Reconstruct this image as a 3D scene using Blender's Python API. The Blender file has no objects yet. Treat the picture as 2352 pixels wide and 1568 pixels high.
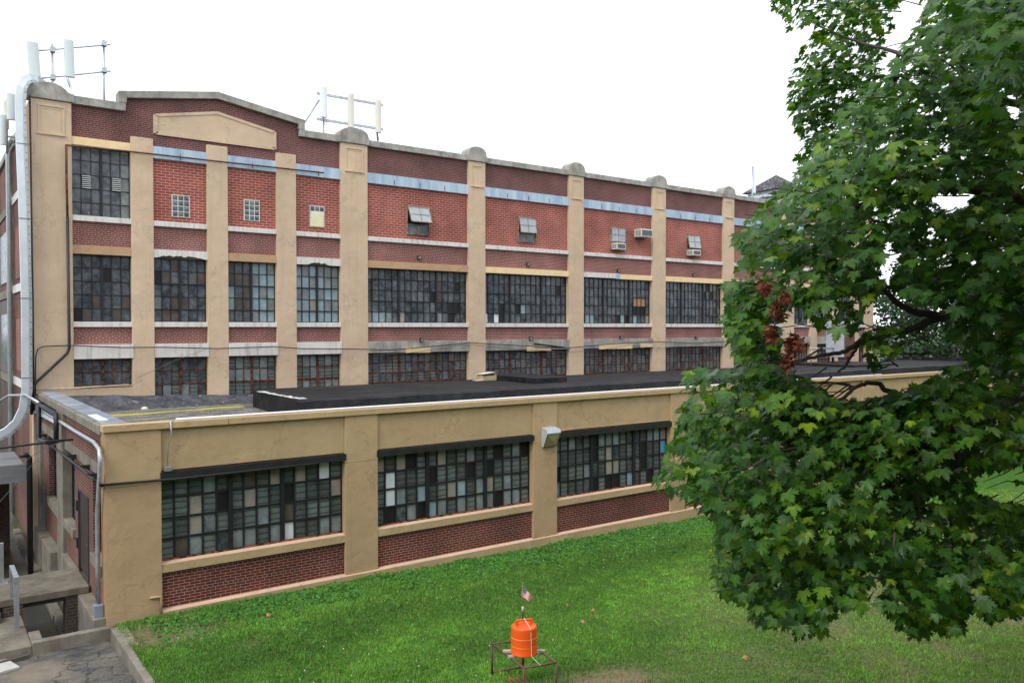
import bpy, math, random
import numpy as np
from mathutils import Vector, Matrix

# ------------------------------------------------------------------ camera, sky, sun, exposure
S = bpy.context.scene
CAMZ = 7.45
F = Vector((0.5900813, 0.80718791, -0.01586603)); R = Vector((0.80727904, -0.59016897, -0.00107117)); U = Vector((0.01022827, 0.01217624, 0.99987355))
FPX = 1865.4
cam_d = bpy.data.cameras.new("camera"); cam = bpy.data.objects.new("camera", cam_d)
S.collection.objects.link(cam); S.camera = cam
cam_d.sensor_width = 36; cam_d.lens = FPX / 2352 * 36; cam_d.clip_end = 3000; cam_d.clip_start = 0.1
M = Matrix(((R.x, U.x, -F.x, 0), (R.y, U.y, -F.y, 0), (R.z, U.z, -F.z, CAMZ), (0, 0, 0, 1)))
cam.matrix_world = M

W = bpy.data.worlds.new("World"); S.world = W; W.use_nodes = True
nt = W.node_tree; nt.nodes.clear()
wo = nt.nodes.new('ShaderNodeOutputWorld'); bg = nt.nodes.new('ShaderNodeBackground')
sky = nt.nodes.new('ShaderNodeTexSky'); sky.sky_type = 'NISHITA'; sky.sun_disc = False
SUN_EL, SUN_AZ = math.radians(50), math.radians(246)      # azimuth clockwise from +Y
sky.sun_elevation = SUN_EL; sky.sun_rotation = SUN_AZ; sky.dust_density = 3.0
tc = nt.nodes.new('ShaderNodeTexCoord')
cn = nt.nodes.new('ShaderNodeTexNoise'); cn.inputs['Scale'].default_value = 1.7; cn.inputs['Detail'].default_value = 4
mr = nt.nodes.new('ShaderNodeMapRange'); mr.inputs['From Min'].default_value = .3; mr.inputs['From Max'].default_value = .7
mr.inputs['To Min'].default_value = .93; mr.inputs['To Max'].default_value = 1.12
cl = nt.nodes.new('ShaderNodeMix'); cl.data_type = 'RGBA'; cl.blend_type = 'MULTIPLY'; cl.inputs[0].default_value = 1
cl.inputs[6].default_value = (9.6, 10.0, 10.6, 1)
mx = nt.nodes.new('ShaderNodeMix'); mx.data_type = 'RGBA'; mx.inputs[0].default_value = .88
nt.links.new(tc.outputs['Generated'], cn.inputs['Vector']); nt.links.new(cn.outputs['Fac'], mr.inputs['Value'])
nt.links.new(mr.outputs[0], cl.inputs[7])
nt.links.new(sky.outputs[0], mx.inputs[6]); nt.links.new(cl.outputs[2], mx.inputs[7])
dp_ = nt.nodes.new('ShaderNodeVectorMath'); dp_.operation = 'DOT_PRODUCT'; dp_.inputs[1].default_value = (-.55, .75, .35)
nt.links.new(tc.outputs['Generated'], dp_.inputs[0])
g_ = nt.nodes.new('ShaderNodeMapRange'); g_.inputs['From Min'].default_value = .56; g_.inputs['From Max'].default_value = .86; g_.inputs['To Min'].default_value = 0; g_.inputs['To Max'].default_value = .8
nt.links.new(dp_.outputs['Value'], g_.inputs['Value'])
m3 = nt.nodes.new('ShaderNodeMix'); m3.data_type = 'RGBA'; m3.inputs[7].default_value = (6.2, 6.9, 7.8, 1)
nt.links.new(g_.outputs[0], m3.inputs[0]); nt.links.new(mx.outputs[2], m3.inputs[6])
nt.links.new(m3.outputs[2], bg.inputs[0]); bg.inputs[1].default_value = .1
nt.links.new(bg.outputs[0], wo.inputs[0])

sun_d = bpy.data.lights.new("sun", 'SUN'); sun = bpy.data.objects.new("sun", sun_d); S.collection.objects.link(sun)
sun_d.energy = 1.15; sun_d.angle = math.radians(22); sun_d.color = (1, .97, .92)
sd = Vector((math.sin(SUN_AZ) * math.cos(SUN_EL), math.cos(SUN_AZ) * math.cos(SUN_EL), math.sin(SUN_EL)))
sun.rotation_euler = sd.to_track_quat('Z', 'Y').to_euler(); sun.location = (0, 0, 60)

S.view_settings.view_transform = 'Standard'; S.view_settings.look = 'None'
S.view_settings.gamma = 1; S.view_settings.exposure = 0.78

# ------------------------------------------------------------------ helpers
rnd = random.Random(7); rng = np.random.default_rng(11)
def _ray(px, py): return F + R * ((px - 1176) / FPX) + U * ((784 - py) / FPX)
def aty(px, py, y): d = _ray(px, py); t = y / d.y; return Vector((d.x * t, y, d.z * t + CAMZ))
def atx(px, py, x): d = _ray(px, py); t = x / d.x; return Vector((x, d.y * t, d.z * t + CAMZ))
def atd(px, py, dep): d = _ray(px, py); return Vector((0, 0, CAMZ)) + d * dep
def gz(x, y):
    return -.0165 * np.clip(np.asarray(x) - 3.7, 0, 45) + .03 * np.sin(np.asarray(x) * .7 + 1) * np.sin(np.asarray(y) * .55) * np.clip((22.3 - np.asarray(y)) / 3, 0, 1)

class MB:
    def __init__(s): s.v = []; s.f = []; s.m = []; s.smooth = []
    def add(s, vs, fs, mi=0, sm=False):
        o = len(s.v); s.v += [tuple(v) for v in vs]
        for f in fs: s.f.append(tuple(i + o for i in f)); s.m.append(mi); s.smooth.append(sm)
        return s
    def box(s, x0, x1, y0, y1, z0, z1, mi=0):
        vs = [(x0, y0, z0), (x1, y0, z0), (x1, y1, z0), (x0, y1, z0), (x0, y0, z1), (x1, y0, z1), (x1, y1, z1), (x0, y1, z1)]
        return s.add(vs, [(0, 3, 2, 1), (4, 5, 6, 7), (0, 1, 5, 4), (1, 2, 6, 5), (2, 3, 7, 6), (3, 0, 4, 7)], mi)
    def obox(s, c, ax, ay, az, mi=0):           # oriented box: centre and three half-extent vectors
        c, ax, ay, az = map(Vector, (c, ax, ay, az))
        vs = [c + ax * i + ay * j + az * k for k in (-1, 1) for i, j in ((-1, -1), (1, -1), (1, 1), (-1, 1))]
        return s.add(vs, [(0, 3, 2, 1), (4, 5, 6, 7), (0, 1, 5, 4), (1, 2, 6, 5), (2, 3, 7, 6), (3, 0, 4, 7)], mi)
    def quad(s, a, b, c, d, mi=0): return s.add([a, b, c, d], [(0, 1, 2, 3)], mi)
    def tube(s, pts, r, n=8, mi=0, caps=True):
        pts = [Vector(p) for p in pts]; rs = r if isinstance(r, (list, tuple)) else [r] * len(pts)
        vs = []; up = None
        for i, p in enumerate(pts):
            t = (pts[min(i + 1, len(pts) - 1)] - pts[max(i - 1, 0)]).normalized()
            if up is None:
                up = Vector((0, 0, 1)) if abs(t.z) < .9 else Vector((1, 0, 0))
            a = t.cross(up).normalized(); b = a.cross(t).normalized(); up = b
            for k in range(n):
                an = 2 * math.pi * k / n; vs.append(p + (a * math.cos(an) + b * math.sin(an)) * rs[i])
        fs = [(i * n + k, i * n + (k + 1) % n, (i + 1) * n + (k + 1) % n, (i + 1) * n + k) for i in range(len(pts) - 1) for k in range(n)]
        s.add(vs, fs, mi, True)
        if caps:
            o = len(s.v) - len(vs)
            s.f.append(tuple(range(o + n - 1, o - 1, -1))); s.m.append(mi); s.smooth.append(False)
            e = o + (len(pts) - 1) * n; s.f.append(tuple(range(e, e + n))); s.m.append(mi); s.smooth.append(False)
        return s
    def prism(s, poly, y0, y1, mi=0):           # polygon in x,z extruded along y (clockwise or not)
        n = len(poly); vs = [(p[0], y0, p[1]) for p in poly] + [(p[0], y1, p[1]) for p in poly]
        return s.add(vs, [tuple(range(n)), tuple(range(2 * n - 1, n - 1, -1))] + [(i, (i + 1) % n, (i + 1) % n + n, i + n) for i in range(n)], mi)
    def lathe(s, c, prof, n=32, mi=0):
        vs = [(c[0] + r * math.cos(2 * math.pi * k / n), c[1] + r * math.sin(2 * math.pi * k / n), c[2] + z) for r, z in prof for k in range(n)]
        fs = [(i * n + k, i * n + (k + 1) % n, (i + 1) * n + (k + 1) % n, (i + 1) * n + k) for i in range(len(prof) - 1) for k in range(n)]
        return s.add(vs, fs, mi, True)
    def build(s, name, mats, parent=None, fix=False, bevel=0):
        me = bpy.data.meshes.new(name); base = Vector((0, 0, 0))
        if parent is not None:
            p = parent
            while p is not None: base += p.location; p = p.parent
        me.from_pydata([(v[0] - base.x, v[1] - base.y, v[2] - base.z) for v in s.v], [], s.f)
        for m in (mats if isinstance(mats, (list, tuple)) else [mats]): me.materials.append(m)
        me.polygons.foreach_set('material_index', s.m); me.polygons.foreach_set('use_smooth', s.smooth); me.update()
        if fix:
            import bmesh
            b = bmesh.new(); b.from_mesh(me); bmesh.ops.recalc_face_normals(b, faces=b.faces); b.to_mesh(me); b.free()
        o = bpy.data.objects.new(name, me); S.collection.objects.link(o); o.parent = parent
        if bevel:
            md = o.modifiers.new('bevel', 'BEVEL'); md.width = bevel; md.segments = 2; md.limit_method = 'ANGLE'
        return o
def np_mesh(name, V, faces_idx, k, mat, parent=None, attr=None, smooth=False):
    """V (n,3), faces_idx flat array of polygons with k corners"""
    base = Vector((0, 0, 0)); p = parent
    while p is not None: base += p.location; p = p.parent
    me = bpy.data.meshes.new(name); nf = len(faces_idx) // k
    me.vertices.add(len(V)); me.vertices.foreach_set('co', (V - np.array(base)).astype(np.float32).ravel())
    me.loops.add(nf * k); me.loops.foreach_set('vertex_index', faces_idx.astype(np.int32))
    me.polygons.add(nf); me.polygons.foreach_set('loop_start', np.arange(nf, dtype=np.int32) * k)
    me.polygons.foreach_set('loop_total', np.full(nf, k, dtype=np.int32))
    if smooth: me.polygons.foreach_set('use_smooth', np.ones(nf, dtype=bool))
    me.update(calc_edges=True)
    for an, ty, arr in (attr or []):
        a = me.attributes.new(an, ty, 'POINT'); a.data.foreach_set('value' if ty == 'FLOAT' else 'color', arr.astype(np.float32).ravel())
    for m in (mat if isinstance(mat, (list, tuple)) else [mat]): me.materials.append(m)
    o = bpy.data.objects.new(name, me); S.collection.objects.link(o); o.parent = parent
    return o
def tag(o, label, cat, group=None, kind=None):
    if label: o['label'] = label
    if cat: o['category'] = cat
    if group: o['group'] = group
    if kind: o['kind'] = kind
    return o
def thing(name, loc, label, cat, group=None):
    o = bpy.data.objects.new(name, None); o.empty_display_size = .3; o.location = loc; S.collection.objects.link(o)
    return tag(o, label, cat, group)
def structure(o): o['kind'] = 'structure'; return o
def copy_tree(o, parent=None):
    c = o.copy(); S.collection.objects.link(c); c.parent = parent
    for ch in [k for k in bpy.data.objects if k.parent == o]: copy_tree(ch, c)
    return c

# ------------------------------------------------------------------ materials
class NT:
    def __init__(s, name):
        s.m = bpy.data.materials.new(name); s.m.use_nodes = True; s.t = s.m.node_tree; s.p = s.t.nodes['Principled BSDF']
        s.pos = s.n('ShaderNodeNewGeometry').outputs['Position']
    def n(s, t, **k):
        x = s.t.nodes.new(t)
        for a, b in k.items(): setattr(x, a, b)
        return x
    def l(s, a, b): s.t.links.new(a, b)
    def noise(s, scale, detail=4, vec=None, rough=.55, stretch=None):
        v = vec or s.pos
        if stretch:
            mp = s.n('ShaderNodeMapping'); mp.inputs['Scale'].default_value = stretch; s.l(v, mp.inputs[0]); v = mp.outputs[0]
        x = s.n('ShaderNodeTexNoise'); x.inputs['Scale'].default_value = scale; x.inputs['Detail'].default_value = detail
        x.inputs['Roughness'].default_value = rough; s.l(v, x.inputs['Vector']); return x.outputs['Fac']
    def ramp(s, fac, stops):
        x = s.n('ShaderNodeValToRGB'); e = x.color_ramp.elements
        while len(e) < len(stops): e.new(.5)
        for i, (p, c) in enumerate(stops):
            e[i].position = p; e[i].color = (c, c, c, 1) if isinstance(c, (int, float)) else (*c, 1)
        s.l(fac, x.inputs[0]); return x.outputs[0]
    def mix(s, fac, a, b, mode='MIX'):
        x = s.n('ShaderNodeMix', data_type='RGBA', blend_type=mode)
        for sock, val in ((x.inputs[0], fac), (x.inputs[6], a), (x.inputs[7], b)):
            if isinstance(val, (int, float)): sock.default_value = val if sock == x.inputs[0] else (val, val, val, 1)
            elif isinstance(val, tuple): sock.default_value = (*val, 1)
            else: s.l(val, sock)
        return x.outputs[2]
    def math(s, op, a, b=0.0, c=None):
        x = s.n('ShaderNodeMath', operation=op)
        for i, v in enumerate((a, b) if c is None else (a, b, c)):
            if isinstance(v, (int, float)): x.inputs[i].default_value = v
            else: s.l(v, x.inputs[i])
        return x.outputs[0]
    def bump(s, h, strength=.3, dist=.01):
        b = s.n('ShaderNodeBump'); b.inputs['Strength'].default_value = strength; b.inputs['Distance'].default_value = dist
        s.l(h, b.inputs['Height']); s.l(b.outputs[0], s.p.inputs['Normal'])
    def done(s, col=None, rough=.8, metal=0, spec=.5):
        if col is not None:
            if isinstance(col, tuple): s.p.inputs['Base Color'].default_value = (*col, 1)
            else: s.l(col, s.p.inputs['Base Color'])
        if isinstance(rough, (int, float)): s.p.inputs['Roughness'].default_value = rough
        else: s.l(rough, s.p.inputs['Roughness'])
        s.p.inputs['Metallic'].default_value = metal; s.p.inputs['Specular IOR Level'].default_value = spec
        return s.m

def brick_mat(name, c1, c2, mortar, bw, rh, mort=.008, dirt=.5, headers=True, dark=(.05, .035, .035), bias=0.0, grime=.0, stain=None):
    t = NT(name); sp = t.n('ShaderNodeSeparateXYZ'); t.l(t.pos, sp.inputs[0])
    u = t.math('ADD', sp.outputs[0], sp.outputs[1]); z = t.math('ADD', sp.outputs[2], 50 * rh * 6)
    cb = t.n('ShaderNodeCombineXYZ'); t.l(u, cb.inputs[0]); t.l(z, cb.inputs[1])
    def bt(w):
        b = t.n('ShaderNodeTexBrick'); b.inputs['Scale'].default_value = 1; b.inputs['Brick Width'].default_value = w
        b.inputs['Row Height'].default_value = rh; b.inputs['Mortar Size'].default_value = mort; b.inputs['Mortar Smooth'].default_value = .2
        b.inputs['Bias'].default_value = bias; b.inputs['Color1'].default_value = (*c1, 1); b.inputs['Color2'].default_value = (*c2, 1)
        b.inputs['Mortar'].default_value = (*mortar, 1); t.l(cb.outputs[0], b.inputs['Vector']); return b
    a = bt(bw); col, fac = a.outputs['Color'], a.outputs['Fac']
    if headers:
        h = bt(bw / 2); row = t.math('FLOOR', t.math('DIVIDE', z, rh)); md = t.math('MODULO', row, 6)
        ish = t.math('LESS_THAN', md, .5); col = t.mix(ish, col, h.outputs['Color'])
        mf = t.n('ShaderNodeMix'); t.l(ish, mf.inputs[0]); t.l(fac, mf.inputs[2]); t.l(h.outputs['Fac'], mf.inputs[3]); fac = mf.outputs[0]
    big = t.ramp(t.noise(.55, 5), [(.35, .72), (.65, 1.12)])
    col = t.mix(1.0, col, big, 'MULTIPLY')
    if headers: col = t.mix(t.math('MULTIPLY', t.math('MULTIPLY', ish, t.math('SUBTRACT', 1.0, fac)), .28), col, dark)
    spot = t.ramp(t.noise(9, 3, stretch=(.45, .45, 1.2)), [(.60, 0), (.68, 1)])
    spot = t.math('MULTIPLY', spot, dirt); brick_only = t.math('SUBTRACT', 1.0, fac)
    col = t.mix(t.math('MULTIPLY', spot, brick_only), col, dark)
    if grime:
        g = t.ramp(t.noise(1.6, 6, stretch=(1, 1, .25)), [(.5, 0), (.75, grime)]); col = t.mix(g, col, (.06, .05, .045))
    if stain:
        sm_ = t.n('ShaderNodeMapRange'); sm_.inputs['From Min'].default_value = stain[0]; sm_.inputs['From Max'].default_value = stain[1]; t.l(t.math('ADD', sp.outputs[2], t.math('MULTIPLY', t.math('SUBTRACT', t.noise(2.5, 6, rough=.7), .5), .5)), sm_.inputs['Value'])
        col = t.mix(t.math('MULTIPLY', sm_.outputs[0], .85), col, (.07, .065, .06))
    t.bump(t.math('SUBTRACT', t.noise(60, 2), t.math('MULTIPLY', fac, 2)), .5, .006)
    return t.done(col, .88, spec=.25)
def stucco_mat(name, col, var=.12, warm=(.50, .30, .18)):
    t = NT(name); n1 = t.ramp(t.noise(.5, 8, rough=.65), [(.3, 1 - var * 1.3), (.7, 1 + var * .6)])
    c = t.mix(1.0, col, n1, 'MULTIPLY')
    c = t.mix(t.ramp(t.noise(.8, 5), [(.52, 0), (.75, .32)]), c, warm)
    st = t.ramp(t.noise(1.6, 7, rough=.7, stretch=(3.5, 3.5, .14)), [(.54, 0), (.76, .32)]); c = t.mix(st, c, tuple(x * .6 for x in col))
    pl = t.ramp(t.noise(3.2, 9, rough=.75), [(.66, 0), (.69, .55)]); c = t.mix(pl, c, tuple(min(1, x * 1.28) for x in col))
    ch = t.ramp(t.noise(11, 4, rough=.7), [(.70, 0), (.74, .7)]); c = t.mix(ch, c, tuple(x * .5 for x in col))
    v = t.n('ShaderNodeTexVoronoi', feature='DISTANCE_TO_EDGE'); v.inputs['Scale'].default_value = .33
    w = t.n('ShaderNodeVectorMath', operation='ADD'); q = t.n('ShaderNodeTexNoise'); q.inputs['Scale'].default_value = 1.1; q.inputs['Detail'].default_value = 8; q.inputs['Roughness'].default_value = .7; t.l(t.pos, q.inputs['Vector'])
    sc = t.n('ShaderNodeVectorMath', operation='SCALE'); sc.inputs['Scale'].default_value = 2.6; t.l(q.outputs['Color'], sc.inputs[0]); t.l(t.pos, w.inputs[0]); t.l(sc.outputs[0], w.inputs[1]); t.l(w.outputs[0], v.inputs['Vector'])
    c = t.mix(t.ramp(v.outputs[0], [(.002, .6), (.007, 0)]), c, tuple(x * .35 for x in col))
    t.bump(t.math('ADD', t.math('MULTIPLY', t.noise(2.2, 3), 3.0), t.noise(40, 4)), .5, .025); return t.done(c, .85, spec=.25)
def conc_mat(name, col, dark=.5, sc=1.0, rough=.9):
    t = NT(name); c = t.mix(t.ramp(t.noise(1.5 * sc, 8, rough=.7), [(.35, 0), (.7, 1)]), tuple(x * dark for x in col), col)
    st = t.ramp(t.noise(2.5 * sc, 5, stretch=(2.5, 2.5, .3)), [(.5, 0), (.72, .6)]); c = t.mix(st, c, tuple(x * .4 for x in col))
    t.bump(t.noise(30, 5), .4, .01); return t.done(c, rough, spec=.25)
def simple(name, col, rough=.6, metal=0, var=.15, sc=3.0, spec=.5, bump=0):
    t = NT(name); c = t.mix(1.0, col, t.ramp(t.noise(sc, 5), [(.3, 1 - var), (.7, 1 + var)]), 'MULTIPLY')
    if bump: t.bump(t.noise(sc * 8, 4), bump, .01)
    return t.done(c, rough, metal, spec)

m_stucco = stucco_mat('stucco_tan', (.60, .455, .315)); m_stucco2 = stucco_mat('stucco_ochre', (.475, .345, .19), .09); m_stucco3 = stucco_mat('stucco_ochre_lower', (.455, .315, .18), .10); m_ledge = stucco_mat('bare_pink_render', (.62, .43, .30), .12)
m_stuccoS = stucco_mat('stucco_pinkish', (.36, .215, .125), .1)
MORT = (.40, .34, .31)
m_brick_par = brick_mat('brick_parapet', (.175, .052, .046), (.115, .042, .042), (.30, .22, .20), .24, .08, .008, .55)
m_brick_inf = brick_mat('brick_infill', (.345, .078, .050), (.25, .060, .044), (.55, .40, .35), .33, .116, .0095, .2, False, dark=(.48, .13, .06))
m_brick_sp = brick_mat('brick_spandrel', (.25, .075, .058), (.19, .062, .054), (.52, .38, .34), .24, .08, .008, .35)
m_brick_ax = brick_mat('brick_annex', (.145, .030, .017), (.098, .021, .014), (.38, .27, .22), .27, .08, .0072, .2, stain=(1.0, 1.25))
m_brick_side = brick_mat('brick_side', (.15, .034, .022), (.10, .026, .02), (.36, .28, .24), .26, .08, .009, .5, grime=.7)
m_brick_old = brick_mat('brick_old', (.11, .06, .045), (.07, .045, .04), (.16, .14, .12), .26, .09, .012, .8, grime=.9)
m_cop = conc_mat('concrete_coping', (.47, .45, .40), .42); m_white = conc_mat('limewashed_concrete', (.74, .71, .66), .80)
m_conc = conc_mat('concrete_weathered', (.28, .25, .20), .5); m_slab = conc_mat('concrete_slab', (.24, .21, .165), .42, .8)
m_dark_conc = conc_mat('concrete_dark', (.14, .13, .11), .5)  # darker concrete for the parts under the bridge slab and the loose timber
m_gold = simple('painted_steel_lintel', (.78, .58, .32), .6, var=.08); m_peach = stucco_mat('stucco_peach', (.48, .31, .18), .1)
m_blackmetal = simple('black_metal', (.018, .018, .020), .45, var=.4)
m_muntin = simple('steel_sash_dark', (.009, .010, .013), .6, var=.4, sc=12)
def rust_mat(name, a, b, lo=.4, hi=.6):
    t = NT(name); return t.done(t.mix(t.ramp(t.noise(6, 6), [(lo, 0), (hi, 1)]), a, b), .85, spec=.2)
m_rust = rust_mat('rusted_sash', (.022, .018, .018), (.17, .055, .025)); m_rustpipe = rust_mat('rusty_pipe', (.05, .03, .028), (.16, .07, .045))
m_rustframe = rust_mat('rusty_grey_frame', (.30, .27, .24), (.22, .10, .055), .45, .55)
m_browniron = simple('brown_painted_iron', (.11, .045, .032), .55, var=.25, sc=9)
t = NT('galvanised_flashing'); c = t.mix(t.ramp(t.noise(1.1, 5, stretch=(2, 2, .4)), [(.35, 0), (.65, 1)]), (.26, .36, .47), (.45, .57, .66))
m_flash = t.done(c, .5, .0, .5)
m_galv = simple('galvanised_steel', (.42, .44, .46), .42, .7, var=.2, sc=6); m_whmetal = simple('white_metal_duct', (.62, .67, .69), .35, .35, var=.1, sc=2)
m_duct_side = simple('duct_side', (.42, .45, .46), .4, .5, var=.15, sc=3)
m_ant = simple('radome_grey', (.60, .66, .66), .5, var=.04); m_ant2 = simple('radome_cream', (.68, .66, .58), .5, var=.04); m_ant3 = simple('radome_white', (.78, .80, .84), .45, var=.03)
m_black = simple('matte_black', (.006, .006, .007), .7); m_rubber = simple('cable_black', (.012, .012, .013), .5)
m_wire = simple('grey_wire', (.12, .12, .12), .6)
m_acwhite = simple('ac_white', (.60, .60, .56), .5, var=.06); m_acgrille = simple('ac_grille', (.10, .10, .10), .6, var=.2, sc=30)
# bitumen roof
t = NT('bitumen_roof'); c = t.mix(t.ramp(t.noise(.8, 8, rough=.7), [(.4, 0), (.7, 1)]), (.010, .010, .011), (.022, .022, .024))
c = t.mix(t.ramp(t.noise(12, 4), [(.68, 0), (.75, .5)]), c, (.11, .11, .12)); sp = t.n('ShaderNodeSeparateXYZ'); t.l(t.pos, sp.inputs[0]); xx = t.math('DIVIDE', t.math('ADD', sp.outputs[0], t.math('MULTIPLY', t.noise(1.5, 3), .12)), 2.9); wn = t.n('ShaderNodeTexWhiteNoise', noise_dimensions='1D'); t.l(t.math('FLOOR', xx), wn.inputs['W'])
c = t.mix(1.0, c, t.ramp(wn.outputs['Value'], [(0, .7), (1, 1.35)]), 'MULTIPLY'); c = t.mix(t.math('LESS_THAN', t.math('FRACT', xx), .018), c, (.006, .006, .007))
c = t.mix(t.ramp(t.noise(.6, 6, rough=.6, stretch=(.5, 1, 1)), [(.55, 0), (.62, .35)]), c, (.05, .05, .05))
t.bump(t.noise(5, 6), .6, .03); m_bit = t.done(c, .8, spec=.3)
t = NT('bitumen_upstand'); c = t.mix(t.ramp(t.noise(1.6, 8, rough=.75, stretch=(1, 1, .6)), [(.42, 0), (.75, 1)]), (.004, .004, .005), (.026, .028, .036))
t.bump(t.noise(5, 6), .8, .05); m_bitside = t.done(c, .62, spec=.35)
t = NT('flashing_bitumen_old'); c = t.mix(t.ramp(t.noise(2.2, 8, rough=.75), [(.4, 0), (.65, 1)]), (.030, .031, .036), (.10, .105, .125))
c = t.mix(t.ramp(t.noise(5, 5), [(.63, 0), (.7, .8)]), c, (.30, .28, .25)); t.bump(t.noise(6, 6), .8, .04); m_oldbit = t.done(c, .6)
t = NT('roof_gravel'); v = t.n('ShaderNodeTexVoronoi'); v.inputs['Scale'].default_value = 22; t.l(t.pos, v.inputs['Vector'])
c = t.mix(t.ramp(v.outputs['Color'], [(.2, 0), (.8, 1)]), (.11, .105, .095), (.36, .34, .31))
c = t.mix(t.ramp(t.noise(2.2, 8, rough=.75, stretch=(.6, 1.6, 1)), [(.42, .85), (.58, 0)]), c, (.045, .045, .04))
t.bump(t.noise(25, 4), 1.0, .03); m_gravel = t.done(c, .9)
t = NT('yellow_moss'); m_moss = t.done(t.mix(t.noise(12, 5), (.32, .30, .02), (.55, .48, .04)), .9)
t = NT('slate_coping'); c = t.mix(t.ramp(t.noise(1.3, 6), [(.4, 0), (.65, 1)]), (.17, .19, .23), (.30, .33, .38))
sp = t.n('ShaderNodeSeparateXYZ'); t.l(t.pos, sp.inputs[0]); fr = t.math('FRACT', t.math('DIVIDE', sp.outputs[1], .95))
c = t.mix(t.math('LESS_THAN', fr, .03), c, (.04, .04, .045)); m_slate = t.done(c, .55)
# asphalt
t = NT('asphalt_worn'); c = t.mix(t.ramp(t.noise(1.3, 9, rough=.72, stretch=(.7, 1.3, 1)), [(.38, 0), (.62, 1)]), (.035, .037, .040), (.15, .135, .11))
c = t.mix(t.ramp(t.noise(.55, 6), [(.52, 0), (.68, .8)]), c, (.21, .175, .13)); c = t.mix(t.ramp(t.noise(24, 4), [(.62, 0), (.7, .6)]), c, (.25, .24, .22))
vc = t.n('ShaderNodeTexVoronoi', feature='DISTANCE_TO_EDGE'); vc.inputs['Scale'].default_value = .9
wv = t.n('ShaderNodeVectorMath', operation='ADD'); nz = t.n('ShaderNodeTexNoise'); nz.inputs['Scale'].default_value = 1.5; nz.inputs['Detail'].default_value = 6; t.l(t.pos, nz.inputs['Vector'])
t.l(t.pos, wv.inputs[0]); t.l(nz.outputs['Color'], wv.inputs[1]); t.l(wv.outputs[0], vc.inputs['Vector'])
c = t.mix(t.ramp(vc.outputs[0], [(.006, .8), (.014, 0)]), c, (.015, .015, .015))
t.bump(t.noise(35, 5), .7, .012); m_asph = t.done(c, .85, spec=.3)
t = NT('wet_pit_floor'); c = t.mix(t.ramp(t.noise(.5, 6), [(.4, 0), (.65, 1)]), (.035, .036, .030), (.075, .085, .035))
m_pit = t.done(c, t.ramp(t.noise(.6, 4), [(.4, .25), (.7, .6)]), spec=.5)
# soil and lawn sheet
t = NT('lawn_soil'); at = t.n('ShaderNodeAttribute', attribute_name='dry').outputs['Fac']
g = t.mix(t.noise(3, 8, rough=.7), (.030, .085, .012), (.07, .17, .026)); so = t.mix(t.noise(5, 8, rough=.7), (.12, .085, .05), (.24, .18, .12))
t.bump(t.noise(14, 6), .8, .03); m_lawn = t.done(t.mix(t.math('MULTIPLY', at, t.ramp(t.noise(4, 6), [(.3, .5), (.6, 1)])), g, so), .95, spec=.1)
m_ground = simple('far_ground', (.06, .08, .035), .95, var=.3, sc=.05)
t = NT('grass_blades'); ca = t.n('ShaderNodeAttribute', attribute_name='tint').outputs['Color']; t.p.inputs['Subsurface Weight'].default_value = 0
tr = t.n('ShaderNodeBsdfTranslucent'); t.l(ca, tr.inputs[0]); t.l(ca, t.p.inputs['Base Color']); t.p.inputs['Roughness'].default_value = .55; t.p.inputs['Specular IOR Level'].default_value = .3
ms = t.n('ShaderNodeMixShader'); ms.inputs[0].default_value = .3; t.l(t.p.outputs[0], ms.inputs[1]); t.l(tr.outputs[0], ms.inputs[2])
t.l(ms.outputs[0], t.t.nodes['Material Output'].inputs[0]); m_grass = t.m
def leaf_mat(name, stops, trans, rough=.36, spec=.45, tf=.35):
    t = NT(name); a = t.n('ShaderNodeAttribute', attribute_name='rnd').outputs['Fac']; c = t.ramp(a, stops)
    c = t.mix(1.0, c, t.ramp(t.noise(30, 2), [(.3, .8), (.7, 1.2)]), 'MULTIPLY')
    t.l(c, t.p.inputs['Base Color']); t.p.inputs['Roughness'].default_value = rough; t.p.inputs['Specular IOR Level'].default_value = spec
    tr = t.n('ShaderNodeBsdfTranslucent'); tc_ = t.mix(1.0, c, trans, 'MULTIPLY'); t.l(tc_, tr.inputs[0])
    ms = t.n('ShaderNodeMixShader'); ms.inputs[0].default_value = tf; t.l(t.p.outputs[0], ms.inputs[1]); t.l(tr.outputs[0], ms.inputs[2])
    t.l(ms.outputs[0], t.t.nodes['Material Output'].inputs[0]); return t.m
m_leaf = leaf_mat('maple_leaf', [(0, (.015, .054, .007)), (.42, (.030, .094, .009)), (.74, (.072, .162, .011)), (1, (.19, .28, .015))], (2.5, 2.5, .5), .40, .26, .25)
m_dead = leaf_mat('dead_leaf', [(0, (.12, .030, .016)), (1, (.24, .070, .032))], (1.2, 1, 1), .6, .3, .2)
m_wood_leaf = leaf_mat('wood_leaf', [(0, (.008, .024, .009)), (.7, (.020, .055, .016)), (1, (.045, .10, .025))], (1.6, 1.8, 1), .5, .35, .25)
t = NT('maple_bark'); t.bump(t.noise(18, 6, stretch=(1, 1, .4)), .9, .02); m_bark = t.done(t.mix(t.noise(9, 6), (.06, .05, .043), (.15, .125, .11)), .9, spec=.2)
m_twig = simple('twig_bark', (.13, .10, .085), .85, var=.3, sc=10)
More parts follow.
